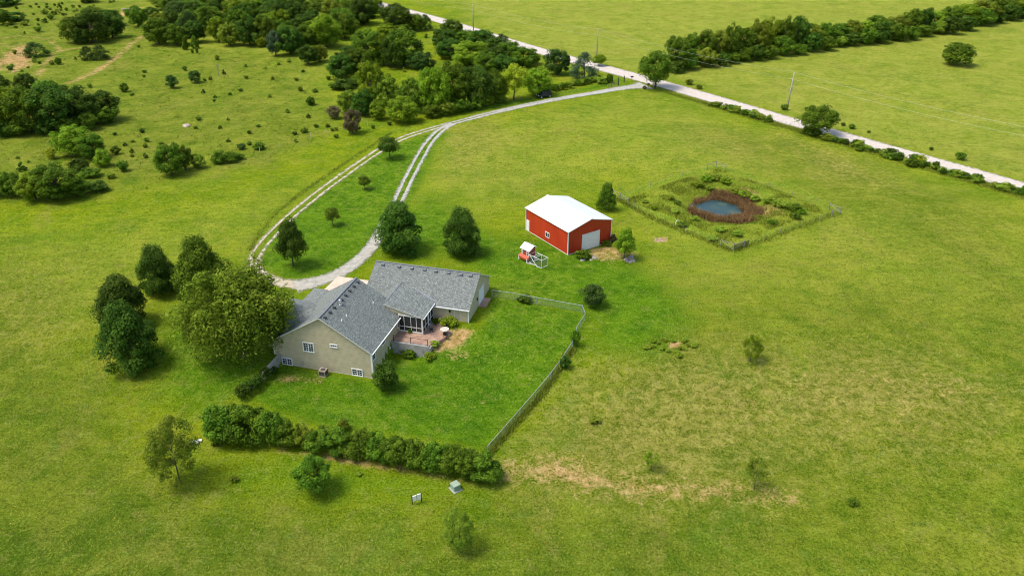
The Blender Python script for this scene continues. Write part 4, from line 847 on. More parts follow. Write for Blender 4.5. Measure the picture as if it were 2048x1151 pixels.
def patch(items, label, group, cat='tree'):
    items = sorted(items)
    for i, (x, y, t_, w_, k_, c_) in enumerate(items):
        tr(x, y, t_, w_, k_, c_, CW[c_] + ' ' + label.replace('tall ', '').replace('bright ', '') + ', ' + ordn(i, len(items)), cat, group=group, edge=k_ in ('round',))
patch([(18, 262, 168, 84, 'round', 'light'), (64, 266, 172, 92, 'round', 'mid'), (112, 262, 168, 104, 'round', 'dark'), (162, 250, 170, 84, 'round', 'dark'), (212, 242, 180, 68, 'round', 'dark'), (-30, 262, 170, 80, 'round', 'mid'), (8, 205, 146, 50, 'round', 'dark'), (58, 200, 147, 50, 'round', 'dark'), (100, 215, 160, 70, 'round', 'mid')],
      'tall broadleaf tree in the dark grove at the left edge', 'trees of the grove at the left edge')
patch([(40, 272, 238, 56, 'bush', 'mid'), (92, 270, 234, 46, 'bush', 'dark'), (136, 268, 232, 44, 'bush', 'mid'), (178, 260, 222, 46, 'bush', 'mid'), (8, 274, 240, 44, 'bush', 'dark'), (214, 248, 208, 52, 'bush', 'mid')], 'bush at the foot of the left grove', 'bushes at the foot of the left grove', 'bush')
tr(150, 314, 250, 78, 'round', 'light', 'bright yellow-green rounded tree below the left grove', edge=True); tr(186, 318, 266, 66, 'round', 'mid', 'green tree touching the right side of the bright yellow-green one', edge=True)
tr(104, 318, 294, 26, 'bush', 'yellow', 'small yellow shrub left of the bright rounded tree', 'shrub'); tr(206, 334, 298, 40, 'bush', 'light', 'rounded light bush below the bright rounded tree', 'bush', name='bush')
patch([(120, 402, 322, 104, 'round', 'mid'), (72, 402, 340, 66, 'round', 'light'), (28, 394, 342, 54, 'round', 'mid'), (150, 398, 350, 66, 'round', 'mid'), (-20, 396, 345, 60, 'round', 'dark')], 'spreading tree in the lower left thicket', 'trees of the lower left thicket')
patch([(160, 344, 312, 42, 'bush', 'dark'), (182, 352, 336, 44, 'bush', 'mid'), (195, 380, 362, 50, 'bush', 'dark'), (45, 342, 324, 22, 'spike', 'dark')], 'low shrub beside the lower left thicket', 'shrubs beside the lower left thicket', 'shrub')
tr(344, 352, 284, 66, 'round', 'mid', 'upright bushy tree at the pasture edge, centre left', edge=True); tr(372, 340, 290, 40, 'round', 'mid', 'narrower tree joined to the right of the upright bushy one', edge=True); tr(398, 337, 305, 30, 'bush', 'weed', 'loose pale shrub between the upright tree and the low thicket', 'shrub')
patch([(438, 328, 300, 36, 'bush', 'mid'), (462, 325, 302, 34, 'bush', 'mid'), (478, 320, 304, 24, 'bush', 'mid'), (518, 300, 284, 28, 'small', 'mid')], 'low shrub in the row on the pasture edge', 'row of low shrubs at the pasture edge', 'shrub')
tr(345, 177, 149, 26, 'bush', 'cedar', 'dark upright cedar bush, left of the two standing in the open pasture', 'cedar', name='cedar_tree'); tr(392, 166, 139, 28, 'bush', 'cedar', 'dark upright cedar bush, right of the two standing in the open pasture', 'cedar', name='cedar_tree')
patch([(152, 86, 34, 60, 'round', 'mid'), (188, 86, 20, 70, 'round', 'dark'), (226, 76, 26, 56, 'round', 'dark'), (190, 52, 14, 56, 'round', 'mid'), (222, 52, 20, 56, 'round', 'dark'), (168, 88, 55, 44, 'bush', 'dark'), (208, 84, 52, 44, 'bush', 'mid')], 'tree in the isolated oval grove at upper left', 'trees of the oval grove at upper left')
tr(277, 54, 12, 46, 'round', 'mid', 'single round tree right of the oval grove', edge=True); tr(304, 34, 14, 36, 'round', 'dark', 'darker round tree behind the single one right of the oval grove', edge=True)
tr(74, 114, 84, 50, 'cedar', 'cedar', 'spiky spreading dark cedar on the bare ground at upper left', 'cedar'); tr(176, 120, 94, 34, 'cedar', 'cedar', 'smaller left one of the two touching spiky cedars', 'cedar'); tr(202, 119, 92, 40, 'cedar', 'cedar', 'larger right one of the two touching spiky cedars', 'cedar')
patch([(8, 50, 20, 40, 'round', 'mid'), (35, 42, 24, 44, 'bush', 'dark'), (6, 14, -8, 40, 'round', 'dark'), (26, 8, -6, 40, 'bush', 'dark'), (-20, 40, 10, 60, 'round', 'dark'), (180, 3, -10, 40, 'round', 'dark')], 'dark tree at the far upper left corner', 'trees in the upper left corner')
# big wood: crowns packed over its whole floor
wood = [Vector(p) for p in W([(300, 84), (345, 86), (400, 72), (436, 66), (478, 86), (540, 80), (575, 104), (612, 92), (655, 90), (700, 62), (752, 34), (762, 8), (730, -30), (600, -52), (420, -56), (330, -45), (300, -15), (322, 22), (345, 40), (330, 62), (300, 66)])]
xs = [p.x for p in wood]; ys = [p.y for p in wood]; got = []; rs = random.Random(5); gap = at(450, 30)
for _ in range(9000):
    x, y = rs.uniform(min(xs), max(xs)), rs.uniform(min(ys), max(ys))
    if float(sdist(wood, np.array([x]), np.array([y]))[0]) < 1.5: continue
    if math.hypot(x - gap.x, (y - gap.y) * .5) < 9: continue
    if any(math.hypot(x - a, y - b_) < 8.2 for a, b_ in got): continue
    got.append((x, y))
got.sort(key=lambda p: p[1])
for i, (x, y) in enumerate(got):
    near = i < 26; wd = rs.uniform(9, 13) * (.9 if near else 1.1); h_ = rs.uniform(6.5, 10); col = rs.choices(['mid', 'dark', 'light', 'willow', 'cedar'], [6, 4, 3, 2, 1])[0]
    plant((x, y, gz(x, y)), wd, h_, 'full' if col != 'cedar' else 'ovoid', col, CW[col] + ' tree at the ' + ('near' if y < got[len(got) // 3][1] else 'far' if y > got[2 * len(got) // 3][1] else 'middle') + ' depth of the large wood, ' + ('left part' if x < -105 else 'right part' if x > -65 else 'centre'), 'tree', group='trees of the large wood at the top')
patch([(318, 90, 34, 60, 'round', 'mid'), (355, 92, 50, 50, 'round', 'mid'), (392, 86, 42, 50, 'round', 'dark'), (438, 84, 32, 44, 'round', 'light'), (462, 92, 46, 50, 'round', 'willow'), (500, 92, 36, 60, 'round', 'dark'), (536, 90, 30, 60, 'round', 'mid'), (582, 110, 52, 66, 'round', 'dark'), (552, 112, 62, 36, 'round', 'blue'), (612, 100, 50, 56, 'round', 'mid'), (655, 96, 30, 66, 'round', 'light'), (690, 78, 22, 60, 'round', 'mid'), (728, 50, -4, 60, 'round', 'dark')],
      'tree on the near edge of the large wood', 'near edge of the large wood')
tr(524, 94, 68, 26, 'bush', 'yellow', 'bright yellow bush at the near edge of the large wood', 'bush', name='bush')
patch([(372, 100, 76, 14, 'ovoid', 'mid'), (391, 97, 73, 18, 'ovoid', 'mid'), (385, 107, 97, 7, 'small', 'mid'), (395, 107, 95, 7, 'small', 'mid')], 'young tree just before the large wood', 'young trees in front of the wood')
tr(618, 130, 90, 44, 'round', 'dark', 'round tree standing alone between the two woods', edge=True); tr(640, 124, 88, 38, 'round', 'willow', 'paler tree on the right of the round one between the woods', edge=True)
# middle wood beside the drive
patch([(795, 62, 8, 72, 'round', 'dark'), (778, 45, 10, 24, 'cedar', 'cedar'), (830, 62, 28, 44, 'round', 'mid'), (852, 60, 30, 34, 'cedar', 'cedar'), (772, 70, 46, 46, 'bush', 'light'), (808, 68, 48, 40, 'bush', 'mid')], 'tree in the clump by the road top', 'roadside clump at the top')
patch([(738, 130, 60, 80, 'round', 'mid'), (768, 130, 68, 44, 'round', 'light'), (808, 132, 58, 86, 'round', 'mid'), (786, 136, 72, 56, 'round', 'dark'), (700, 144, 92, 70, 'round', 'dark'), (684, 160, 108, 60, 'round', 'dark'), (720, 150, 96, 60, 'round', 'mid'), (838, 140, 104, 50, 'round', 'cedar'), (858, 134, 106, 30, 'cedar', 'cedar'), (690, 178, 156, 50, 'bush', 'dark'), (716, 172, 150, 44, 'bush', 'mid'), (672, 180, 162, 30, 'bush', 'mid')],
      'tree in the middle clump left of the drive wood', 'trees of the middle clump')
patch([(905, 78, 38, 50, 'round', 'mid'), (888, 100, 56, 56, 'round', 'dark'), (930, 96, 60, 60, 'round', 'mid'), (962, 98, 58, 66, 'round', 'dark'), (990, 112, 72, 56, 'round', 'dark'), (1006, 98, 68, 34, 'cedar', 'cedar'), (900, 118, 78, 60, 'round', 'dark'), (940, 132, 82, 84, 'round', 'light'), (990, 136, 92, 60, 'round', 'dark'), (1018, 130, 82, 60, 'round', 'mid'), (1046, 134, 94, 62, 'round', 'mid'), (1068, 128, 104, 30, 'bush', 'willow'), (975, 150, 104, 60, 'round', 'mid'), (1005, 150, 108, 60, 'round', 'dark')],
      'tree high in the drive wood, road side', 'upper rows of the drive wood')
patch([(745, 206, 122, 62, 'round', 'light'), (775, 210, 150, 56, 'round', 'willow'), (728, 232, 178, 54, 'round', 'dark'), (698, 226, 178, 50, 'round', 'willow'), (830, 222, 156, 80, 'round', 'mid'), (872, 226, 134, 76, 'round', 'light'), (910, 216, 124, 80, 'round', 'mid'), (955, 212, 128, 80, 'round', 'dark'), (990, 206, 140, 56, 'round', 'mid'), (806, 246, 192, 72, 'round', 'light'), (757, 240, 200, 40, 'round', 'light')],
      'tree low in the wood beside the drive', 'lower edge of the drive wood')
patch([(864, 236, 206, 40, 'bush', 'mid'), (892, 232, 198, 44, 'bush', 'willow'), (920, 226, 194, 44, 'bush', 'mid'), (948, 220, 190, 42, 'bush', 'mid'), (974, 212, 184, 36, 'bush', 'light'), (1000, 206, 184, 36, 'bush', 'weed')], 'bush in the row along the drive verge', 'bushes along the drive verge', 'bush')
tr(706, 268, 218, 42, 'round', 'rust', 'reddish brown bush, lowest at the left foot of the drive wood', 'bush', name='bush', edge=True); tr(668, 238, 208, 34, 'bush', 'rust', 'rust tinged bush left of the reddish brown one', 'bush', name='bush')
tr(1028, 200, 134, 62, 'open', 'yellow', 'bright yellow-green tree on the drive verge by the dark car'); tr(1074, 192, 136, 64, 'round', 'light', 'fresh green tree overhanging the dark car', edge=True)
tr(1114, 150, 97, 60, 'round', 'cedar', 'dense dark round tree beside the gravel road, left of the bluish cedar', edge=True); tr(1168, 160, 108, 58, 'cedar', 'blue', 'bluish dark cedar beside the gravel road near the gate', 'cedar'); tr(1198, 132, 108, 30, 'round', 'light', 'small light tree behind the bluish cedar')
tr(1218, 166, 146, 16, 'small', 'mid', 'low green shrub between the bluish cedar and the gate', 'shrub'); tr(1202, 168, 150, 22, 'small', 'weed', 'pale shrub at the foot of the bluish cedar', 'shrub')
for i in range(16):
    x = 1090 + i * 7.2; tr(x, 186 - i * 1.55 + rs.uniform(-2, 2), 170 - i * 1.4, 14, 'small', rs.choice(['weed', 'mid']), 'weedy shrub above the drive verge, ' + ordn(i, 16), 'shrub', group='weedy shrubs above the drive verge')
# the long tree line running to the upper right
bx_, by_ = [1345, 1400, 1460, 1520, 1600, 1660, 1720, 1780, 1870, 1925, 1980, 2048, 2110], [148, 134, 128, 118, 107, 98, 90, 85, 70, 62, 49, 40, 30]; tx_, ty_ = [1345, 1365, 1430, 1500, 1580, 1640, 1700, 1780, 1830, 1890, 1960, 2048, 2110], [78, 62, 62, 42, 34, 46, 42, 28, 20, 15, 4, -10, -20]
x = 1350; i = 0
while x < 2100:
    w_ = rs.uniform(46, 70); col = rs.choices(['mid', 'dark', 'willow', 'light'], [6, 4, 3, 3])[0]
    tr(x, np.interp(x, bx_, by_) - rs.uniform(6, 12), np.interp(x, tx_, ty_) + rs.uniform(-4, 8), w_, 'round', col, CW[col] + ' tall tree, ' + ordn(i, 99) + ' in the long tree line at upper right', 'tree', group='tall trees of the long tree line', edge=True); x += w_ * .5; i += 1
x = 1352; i = 0
while x < 2100:
    w_ = rs.uniform(30, 50); tr(x, np.interp(x, bx_, by_) + rs.uniform(-2, 3), np.interp(x, bx_, by_) - w_ * rs.uniform(.6, .95), w_, 'bush', rs.choices(['mid', 'dark', 'weed', 'light'], [5, 4, 2, 1])[0], 'low bush at the foot of the long tree line, ' + ordn(i, 99), 'bush', name='bush', group='bushes at the foot of the long tree line'); x += w_ * .7; i += 1
tr(1432, 112, 70, 44, 'round', 'yellow', 'bright yellow-green tree standing out in the long tree line', edge=True)
# scrub along the road
def row(pts, step, lo, hi, label, group, cols=('mid', 'weed', 'mid', 'weed', 'dark')):
    L_ = smooth_line(W(pts), step)
    for i, p in enumerate(L_):
        p = Vector((p.x + rs.uniform(-1, 1), p.y + rs.uniform(-1, 1), 0)); p.z = gz(p.x, p.y); plant(p, rs.uniform(lo, hi) * 1.15, rs.uniform(lo, hi) * .75, 'small', rs.choice(cols), label + ', ' + (ordn(i, len(L_)) if len(L_) < 60 else 'left third' if i < len(L_) / 3 else 'right third' if i > 2 * len(L_) / 3 else 'middle third'), 'shrub', group=group)
row([(1424, 211), (1480, 228), (1532, 243)], 1.0, 1.0, 2.9, 'weedy shrub in the short roadside strip', 'short strip of roadside scrub')
row([(1612, 266), (1700, 291), (1800, 319), (1900, 349), (2000, 378), (2080, 402)], 1.0, 1.0, 3.1, 'weedy shrub in the long roadside strip', 'long strip of roadside scrub')
tr(1838, 328, 306, 26, 'small', 'yellow', 'bright yellow shrub in the roadside strip', 'shrub'); tr(1822, 334, 316, 30, 'small', 'mid', 'large green shrub left of the bright yellow roadside one', 'shrub')
for x, y, w_, lb in ((1703, 258, 14, 'small dark shrub across the road, first right of the road tree'), (1686, 252, 10, 'tiny shrub just left of the dark one across the road'), (1737, 266, 8, 'very small shrub across the road, second right of the road tree'), (1862, 300, 9, 'tiny shrub across the road above the bright yellow one'), (1920, 320, 22, 'wide dark shrub in the field across the road at far right'), (1378, 170, 16, 'low brownish shrub right of the entrance tree across the road'), (1398, 178, 14, 'flat shrub just right of the brownish one across the road'), (1568, 220, 16, 'grey-green shrub at the foot of the utility pole')):
    tr(x, y, y - w_ * .8, w_, 'small', 'mid' if 'brown' not in lb else 'willow', lb, 'shrub')
# pasture cedars and shrubs, regional groups
def dots(scale, ox, oy, pts, label, group, wpx):
    pts = sorted(pts)
    for i, p in enumerate(pts):
        big = len(p) > 2; w_ = (wpx * 1.9 if big else wpx) * rs.uniform(.8, 1.25); x, y = ox + p[0] / scale, oy + p[1] / scale + w_ * .35
        tr(x, y, y - w_ * rs.uniform(.62, .95), w_, rs.choice(['small', 'small', 'spike']), rs.choice(['cedar', 'mid', 'mid', 'weed']), label + ', ' + ordn(i, len(pts)), 'shrub', group=group)
dots(6.394, 0, 0, [(85, 325), (205, 345), (320, 300, 1), (490, 320), (490, 375, 1), (315, 420), (485, 250), (570, 260, 1), (655, 225, 1), (355, 270), (150, 315), (215, 100), (430, 180), (580, 150, 1), (700, 160, 1), (600, 55), (700, 65), (760, 80, 1), (940, 80), (1020, 85), (945, 145), (765, 160), (850, 180), (810, 180), (640, 110), (500, 90), (390, 80), (465, 50), (795, 45), (850, 120), (1200, 70), (1410, 20), (1455, 15), (1065, 20), (730, 130), (600, 90), (780, 120), (990, 130)],
     'small cedar shrub left of the oval grove', 'cedar shrubs left of the oval grove', 7)
dots(6.394, 0, 0, [(190, 670, 1), (440, 770, 1), (510, 800), (360, 860), (135, 870, 1), (155, 830), (665, 800, 1), (755, 790, 1), (280, 905), (965, 750)], 'small dark shrub on the bare ground', 'shrubs on the bare ground at upper left', 7)
dots(3.197, 0, 0, [(886, 295), (925, 455), (920, 485), (575, 548), (795, 565, 1), (845, 600), (1390, 370), (1570, 418), (1780, 405), (1695, 433), (1935, 452), (1575, 495), (1743, 503), (1895, 503), (1345, 500), (1433, 465), (1310, 510), (1185, 440), (1470, 598), (1540, 575), (1375, 615), (1300, 585), (1725, 612), (1920, 570), (2018, 578), (1370, 640), (1845, 385)],
     'small cedar shrub in the open pasture below the large wood', 'cedar shrubs below the large wood', 9)
dots(3.197, 0, 0, [(1840, 710), (1970, 745), (1460, 760), (1270, 757), (1408, 812), (1650, 800), (1595, 845), (1945, 828, 1), (1885, 850), (1890, 900), (2022, 803), (1460, 895), (1545, 935, 1), (1595, 915), (1665, 930, 1), (1990, 650, 1), (1250, 815)],
     'small cedar shrub just above the mown field', 'cedar shrubs above the mown field', 10)
dots(3.197, 0, 0, [(910, 835), (735, 855), (940, 895), (930, 930), (850, 900), (800, 920), (745, 965, 1), (845, 965), (845, 990), (932, 997), (1030, 908), (325, 905), (115, 1005), (185, 1030), (795, 1068, 1), (710, 1120, 1), (575, 1095, 1), (1262, 1050, 1)],
     'small cedar shrub among the tree clumps at centre left', 'cedar shrubs at centre left', 11)
dots(3.197, 560, 0, [(145, 452), (105, 503), (130, 570), (200, 650, 1), (50, 705), (183, 742), (233, 803), (158, 825), (95, 850), (103, 900), (225, 577), (305, 800), (335, 830), (360, 825), (595, 812), (700, 790), (360, 870), (930, 230), (795, 450), (310, 500)],
     'small cedar shrub in the pasture left of the drive wood', 'cedar shrubs left of the drive wood', 10)
# dead trees
dm = trunk_mesh('dead_trunk', 'dead', 3)
for x, y, t_, lb in ((438, 152, 127, 'bare grey dead sapling in the pasture beside two tiny shrubs'), (824, 118, 82, 'bleached dead tree with bare limbs in the middle clump')):
    P, wd, h_ = px_size(x, y, t_, 24); e = empty('dead_tree', P, 1); e.scale = (h_, h_, h_); o = bpy.data.objects.new('trunk', dm); C.objects.link(o); o.parent = e; tag(e, lb, 'dead tree')
# pond weeds
PW = sorted(((1395, 372, 26), (1412, 362, 30), (1432, 360, 30), (1450, 366, 26), (1470, 386, 28), (1490, 394, 30), (1510, 400, 26), (1538, 404, 28), (1560, 412, 32), (1585, 420, 34), (1600, 425, 26), (1355, 408, 18), (1420, 378, 18), (1515, 440, 24), (1545, 448, 22), (1475, 470, 24), (1440, 462, 22), (1390, 440, 22), (1350, 425, 20), (1310, 418, 20), (1290, 405, 16), (1340, 398, 20), (1425, 480, 22), (1365, 452, 22), (1590, 436, 26)))
for i, (x, y, w_) in enumerate(PW):
    tr(x, y, y - w_ * .42, w_, 'small', rs.choice(['weed', 'weed', 'light', 'mid']), 'low green weed clump round the pond, ' + ordn(i, len(PW)), 'weeds', name='weed_clump', group='weed clumps round the pond')
# rank grass on fence lines, pond bank and rough fields: real blades
def along(pts, n_, wd):
    L_ = smooth_line(W(pts), 1.0); a = np.array([(p.x, p.y) for p in L_]); i = rng.integers(0, len(a) - 1, n_); t = rng.uniform(size=n_)[:, None]; q = a[i] * (1 - t) + a[i + 1] * t; return q[:, 0] + rng.normal(0, wd, n_), q[:, 1] + rng.normal(0, wd, n_)
def inside(pts, n_, lumpy=0):
    P = W(pts); X = rng.uniform(min(p.x for p in P), max(p.x for p in P), n_); Y = rng.uniform(min(p.y for p in P), max(p.y for p in P), n_); k = sdist(P, X, Y) > 0; X, Y = X[k], Y[k]
    if lumpy: f = np.sin(X * .9 + 2 * np.sin(Y * .37)) + np.sin(Y * 1.1 + 2 * np.sin(X * .43)) + np.sin(X * .31 + Y * .23); k = rng.uniform(size=len(X)) < np.clip(.35 + .3 * f, 0.05, 1); X, Y = X[k], Y[k]
    return X, Y
S1 = [along([(1232, 397), (1330, 447), (1466, 502)], 2500, .45), along([(1466, 502), (1560, 468), (1672, 426)], 1800, .45), along([(1420, 210), (1480, 227), (1540, 245), (1612, 265)], 7000, .9), along([(1605, 264), (1700, 291), (1800, 319), (1900, 349), (2000, 378), (2080, 402)], 15000, 1.0), along([(1330, 185), (1420, 210)], 1800, .6), inside([(1250, 400), (1435, 338), (1650, 420), (1470, 495)], 95000, 1), along([(500, 500), (560, 420), (700, 320), (780, 268)], 1500, .3), along([(978, 905), (1040, 835), (1101, 763), (1145, 698)], 4500, .3), along([(1650, 420), (1610, 428)], 10, 1)]
blades('rank_grass', np.concatenate([s_[0] for s_ in S1]), np.concatenate([s_[1] for s_ in S1]), .34, .05, LM['weed'], 'long rank grass on the fence lines and the pond bank', 'long grass')
def tufts(n_): # small tufts: several short blades from one crown, over the near fields but not the mown lawn
    X, Y = inside([(-260, 430), (300, 520), (360, 700), (420, 960), (820, 1010), (1000, 985), (1110, 880), (1200, 740), (1330, 640), (1480, 520), (2048, 480), (2260, 640), (2260, 1260), (-320, 1260)], n_)
    k_ = rng.integers(3, 7, len(X)); X, Y = np.repeat(X, k_), np.repeat(Y, k_); return X + rng.normal(0, .05, len(X)), Y + rng.normal(0, .05, len(X))
X, Y = tufts(85000)
blades('field_grass', X, Y, .20, .016, LM['grass'], 'tufted field grass in the rough near fields', 'grass', .55)

def clumps(pts, n_, sp, lo=5, hi=10):
    X, Y = inside(pts, n_, 1); k_ = rng.integers(lo, hi, len(X)); X, Y = np.repeat(X, k_), np.repeat(Y, k_); return X + rng.normal(0, sp, len(X)), Y + rng.normal(0, sp, len(X))
X, Y = clumps([(-150, 20), (290, 20), (290, 90), (600, 110), (690, 250), (560, 320), (340, 360), (220, 410), (-200, 430)], 26000, .28)
blades('pasture_grass', X, Y, .34, .05, LM['weed'], 'clumpy rank grass all over the grazing land at upper left', 'grass', .6)
def flowers(pts, n_, nm, lb, col):
    X, Y = inside(pts, n_, 1); Z = ground_z(X, Y) + rng.uniform(.15, .35, len(X)); me = leaf_mesh(nm, np.stack([X, Y, Z], 1), unit(len(X)) * .4 + [0, 0, 1], rng.uniform(.02, .05, len(X)), rng.uniform(size=(len(X), 2)), .9)
    me.materials[0] = simple(nm + '_petals', col, .7, var=.1); o = bpy.data.objects.new(nm, me); C.objects.link(o); tag(o, lb, 'wildflowers', kind='stuff')
flowers([(-100, 980), (260, 1010), (420, 1151), (-100, 1200)], 420, 'wildflowers', 'scattered yellow wildflowers in the grass at the lower left corner', (.75, .42, .02))
flowers([(820, 1050), (1250, 1060), (1200, 1180), (760, 1180)], 160, 'wildflowers', 'scattered orange wildflowers in the grass at the bottom edge', (.75, .30, .03))

# ------------------------------------------------------------------ pond fence corners
def brace(px, py, dirs, label, h=1.5, netting=None):
    P = at(px, py); e = empty('fence_corner', P); tag(e, label, 'fence'); 
    m = MB(); m.bar((0, 0, -.1), (0, 0, h), .12); m.build('post', MT['wood'], e)
    for q in dirs:
        d = (at(*q) - P); d.z = 0; d = d.normalized() * 2.5; m = MB(); m.bar((d.x, d.y, -.1), (d.x, d.y, h - .1), .14); m.build('post', MT['wood'], e)
        m = MB(); m.bar((0, 0, h - .25), (d.x, d.y, h - .3), .07); m.build('rail', MT['wood'], e)
        m = MB(); m.bar((0, 0, .3), (d.x, d.y, h - .35), .03); m.build('brace_wire', MT['galv'], e)
    return e, P
brace(1240, 400, [(1330, 447), (1215, 385)], 'weathered fence corner beside the narrow tree behind the barn'); brace(1432, 335, [(1540, 372), (1330, 360)], 'weathered fence corner at the far side of the pond')
brace(1680, 428, [(1560, 468), (1640, 412)], 'weathered fence corner right of the pond'); e, P = brace(1466, 502, [(1400, 474), (1560, 468)], 'weathered fence corner nearest the camera below the pond')
d = (at(1560, 468) - P); d.z = 0; d.normalize(); panel('netting', (0, 0, 0), d * 3.6, .0, 1.1, MT['netting'], e)
for pts, lb in (([(1240, 400), (1330, 447), (1466, 502)], 'thin wire fence on the barn side of the pond'), ([(1466, 502), (1560, 468), (1680, 428)], 'thin wire fence on the near right side of the pond'), ([(1240, 400), (1330, 362), (1432, 335)], 'thin wire fence on the far left side of the pond'), ([(1432, 335), (1540, 376), (1680, 428)], 'thin wire fence on the far right side of the pond')):
    Q = [at(*p) for p in pts]; e = empty('wire_fence', Q[0]); tag(e, lb, 'fence'); L_ = [Q[0].lerp(Q[1], t) for t in (.33, .66, 1)] + [Q[1].lerp(Q[2], t) for t in (.33, .66)]
    prev = Q[0]
    for p in L_: m = MB(); m.bar(p - Q[0] - Vector((0, 0, .1)), p - Q[0] + Vector((0, 0, 1.25)), .06); m.build('post', MT['wood'], e)
    for hgt in (.4, .8, 1.15): m = MB(); m.tube([p - Q[0] + Vector((0, 0, hgt)) for p in [Q[0]] + L_ + [Q[2]]], .004, 4, cap=False); m.build('wire', MT['wood'], e)
P = at(1354, 451); m = MB(); m.tube([(math.cos(t) * .45, 0, math.sin(t) * .75 + .3) for t in np.linspace(.6, 2.6, 10)], .05, 6); m.tube([(math.cos(2.6) * .45, 0, .68), (-.42, 0, -.05)], .05, 6); o = m.build('bent_pipe', MT['white'], loc=P, rz=.4); tag(o, 'bent white pipe standing on the fence line below the pond', 'pipe')

# ------------------------------------------------------------------ rubble, boulder, burnt patch
def rock(P, r, label, cat='rock', group=None, mat='rock', fl=.6):
    import bmesh
    bm = bmesh.new(); bmesh.ops.create_icosphere(bm, subdivisions=2, radius=1)
    for q in bm.verts: q.co *= 1 + .28 * noise.noise(q.co * 1.7 + Vector(P)); q.co.z *= fl
    me = bpy.data.meshes.new('rock'); bm.to_mesh(me); bm.free(); me.materials.append(MT[mat]); o = bpy.data.objects.new('rock', me); C.objects.link(o); o.location = P; o.scale = (r, r * rs.uniform(.7, 1.1), r); o.rotation_euler = (0, 0, rs.uniform(0, 6)); return tag(o, label, cat, group)
rock(at(373, 252), .95, 'pale pinkish boulder alone in the pasture', mat='acmetal')
for x, y in ((1165, 520), (1172, 516), (1185, 512), (1190, 516), (1180, 520)): rock(at(x + rs.uniform(-2, 2), y), rs.uniform(.25, .5), 'grey rock among weeds in front of the barn corner', group='rocks in front of the barn corner')
for x, y in ((1252, 519), (1258, 517), (1264, 520), (1268, 523), (1261, 524), (1255, 523), (1262, 514)): rock(at(x, y), rs.uniform(.28, .55), 'grey rubble stone at the foot of the small tree by the barn', group='rubble under the small tree by the barn')
for x, y in ((1312, 480), (1320, 478), (1326, 482), (1331, 479), (1318, 483)): rock(at(x, y), rs.uniform(.2, .38), 'charred stone in the fire pit right of the small barn tree', group='stones of the fire pit')
P = at(389, 886); m = MB()
for k in range(5): m.box(-.8 + k * .28, -.4 + k * .3, -.4 + .07 * k, .3 + .03 * k, 0, .12 + .05 * (k % 3))
o = m.build('white_sheet', MT['white'], loc=P, rz=.3); tag(o, 'crumpled white sheeting in the grass behind the wispy tree', 'sheeting')
P = at(252, 18)
for k in range(4): rock(at(246 + k * 4, 19), .8, 'brown brush pile lump left of the single round tree', group='brown brush pile at upper left', mat='redwood' if False else 'wood', cat='brush pile')

# ------------------------------------------------------------------ utility cabinet and pedestal
P = at(911, 977); cb = empty('utility_cabinet', P, -.95); tag(cb, 'square pale green utility cabinet on the grass right below the hedge end', 'utility cabinet')
m = MB(); m.box(-.42, .42, -.39, .39, 0, .70); m.build('cabinet_body', MT['boxgreen'], cb); m = MB(); m.box(-.45, .45, -.42, .42, .70, .77); m.build('lid', simple('cabinet_lid', (.30, .37, .27), .6, var=.08), cb); m = MB(); m.box(-.6, .6, -.55, .55, -.1, .06); m.build('pad', MT['concrete'], cb)
m = MB(); m.box(-.34, .34, -.405, -.39, .08, .64); m.build('access_door', MT['boxgreen'], cb)
P = at(834, 1005); mk = empty('meter_stand', P, -.25 + .6); mk.rotation_euler = (0, 0, .35); tag(mk, 'black framed stand with two white meter boxes on the lower lawn', 'meter stand')
for x in (-.5, .5): m = MB(); m.bar((x, 0, -.1), (x, 0, 1.25), .08); m.build('post', MT['black'], mk)
m = MB(); m.bar((-.5, 0, .95), (.5, 0, .95), .07); m.bar((-.5, 0, .6), (.5, 0, .6), .07); m.build('crossbar', MT['black'], mk)
for x in (-.24, .24): m = MB(); m.box(x - .2, x + .2, -.14, -.03, .5, 1.22 + x * .2); m.build('meter_box', MT['white'], mk)

# ------------------------------------------------------------------ poles, wires, gate, mailboxes
PB = [at(1574, 219), at(1193, 121), at(947, 64)]
step = PB[0] - PB[1]; PB = [PB[0] + step] + PB + [PB[2] + (PB[2] - PB[1])]
for i, (p, lb) in enumerate(zip(PB[1:4], ('leaning grey utility pole beside the road tree on the right', 'tall thin grey utility pole behind the bluish cedar', 'farthest thin utility pole beyond the wood at the top'))):
    p.z = gz(p.x, p.y); e = empty('utility_pole', p, math.atan2(rd.y, rd.x)); tag(e, lb, 'utility pole'); ln = .55 if i == 0 else 0
    m = MB(); m.tube([(0, 0, -.5), (ln * .5, -ln * .3, 4.5), (ln, -ln * .6, 9.6)], [.19, .16, .12], 10); m.build('pole', MT['wood'] if i else simple('grey_pole', (.36, .34, .31), .9), e, True)
    m = MB(); m.tube([(ln, -ln * .6, 9.55), (ln, -ln * .6, 9.8)], [.07, .05], 8); m.build('insulator', MT['white'], e)
    if i == 0: m = MB(); m.tube([(.2, .25, 5.0), (.2, .25, 5.9)], .2, 12); m.build('transformer', MT['galv'], e)
for p in PB: p.z = gz(p.x, p.y)
for i in range(4):
    for hgt, nm in ((9.75, 'upper'), (7.9, 'lower')):
        a = PB[i] + Vector((0, 0, hgt)); c_ = PB[i + 1] + Vector((0, 0, hgt)); m = MB(); m.tube([a.lerp(c_, t) - Vector((0, 0, 4 * t * (1 - t) * 1.1)) - a for t in np.linspace(0, 1, 13)], .010, 4, cap=False)
        o = m.build('overhead_wire', MT['galv'], loc=a); tag(o, nm + ' overhead wire, ' + ('from the leaning pole off to the right', 'between the leaning pole and the pole behind the bluish cedar', 'between the two thin poles on the left', 'from the farthest pole off to the left')[i], 'wire')
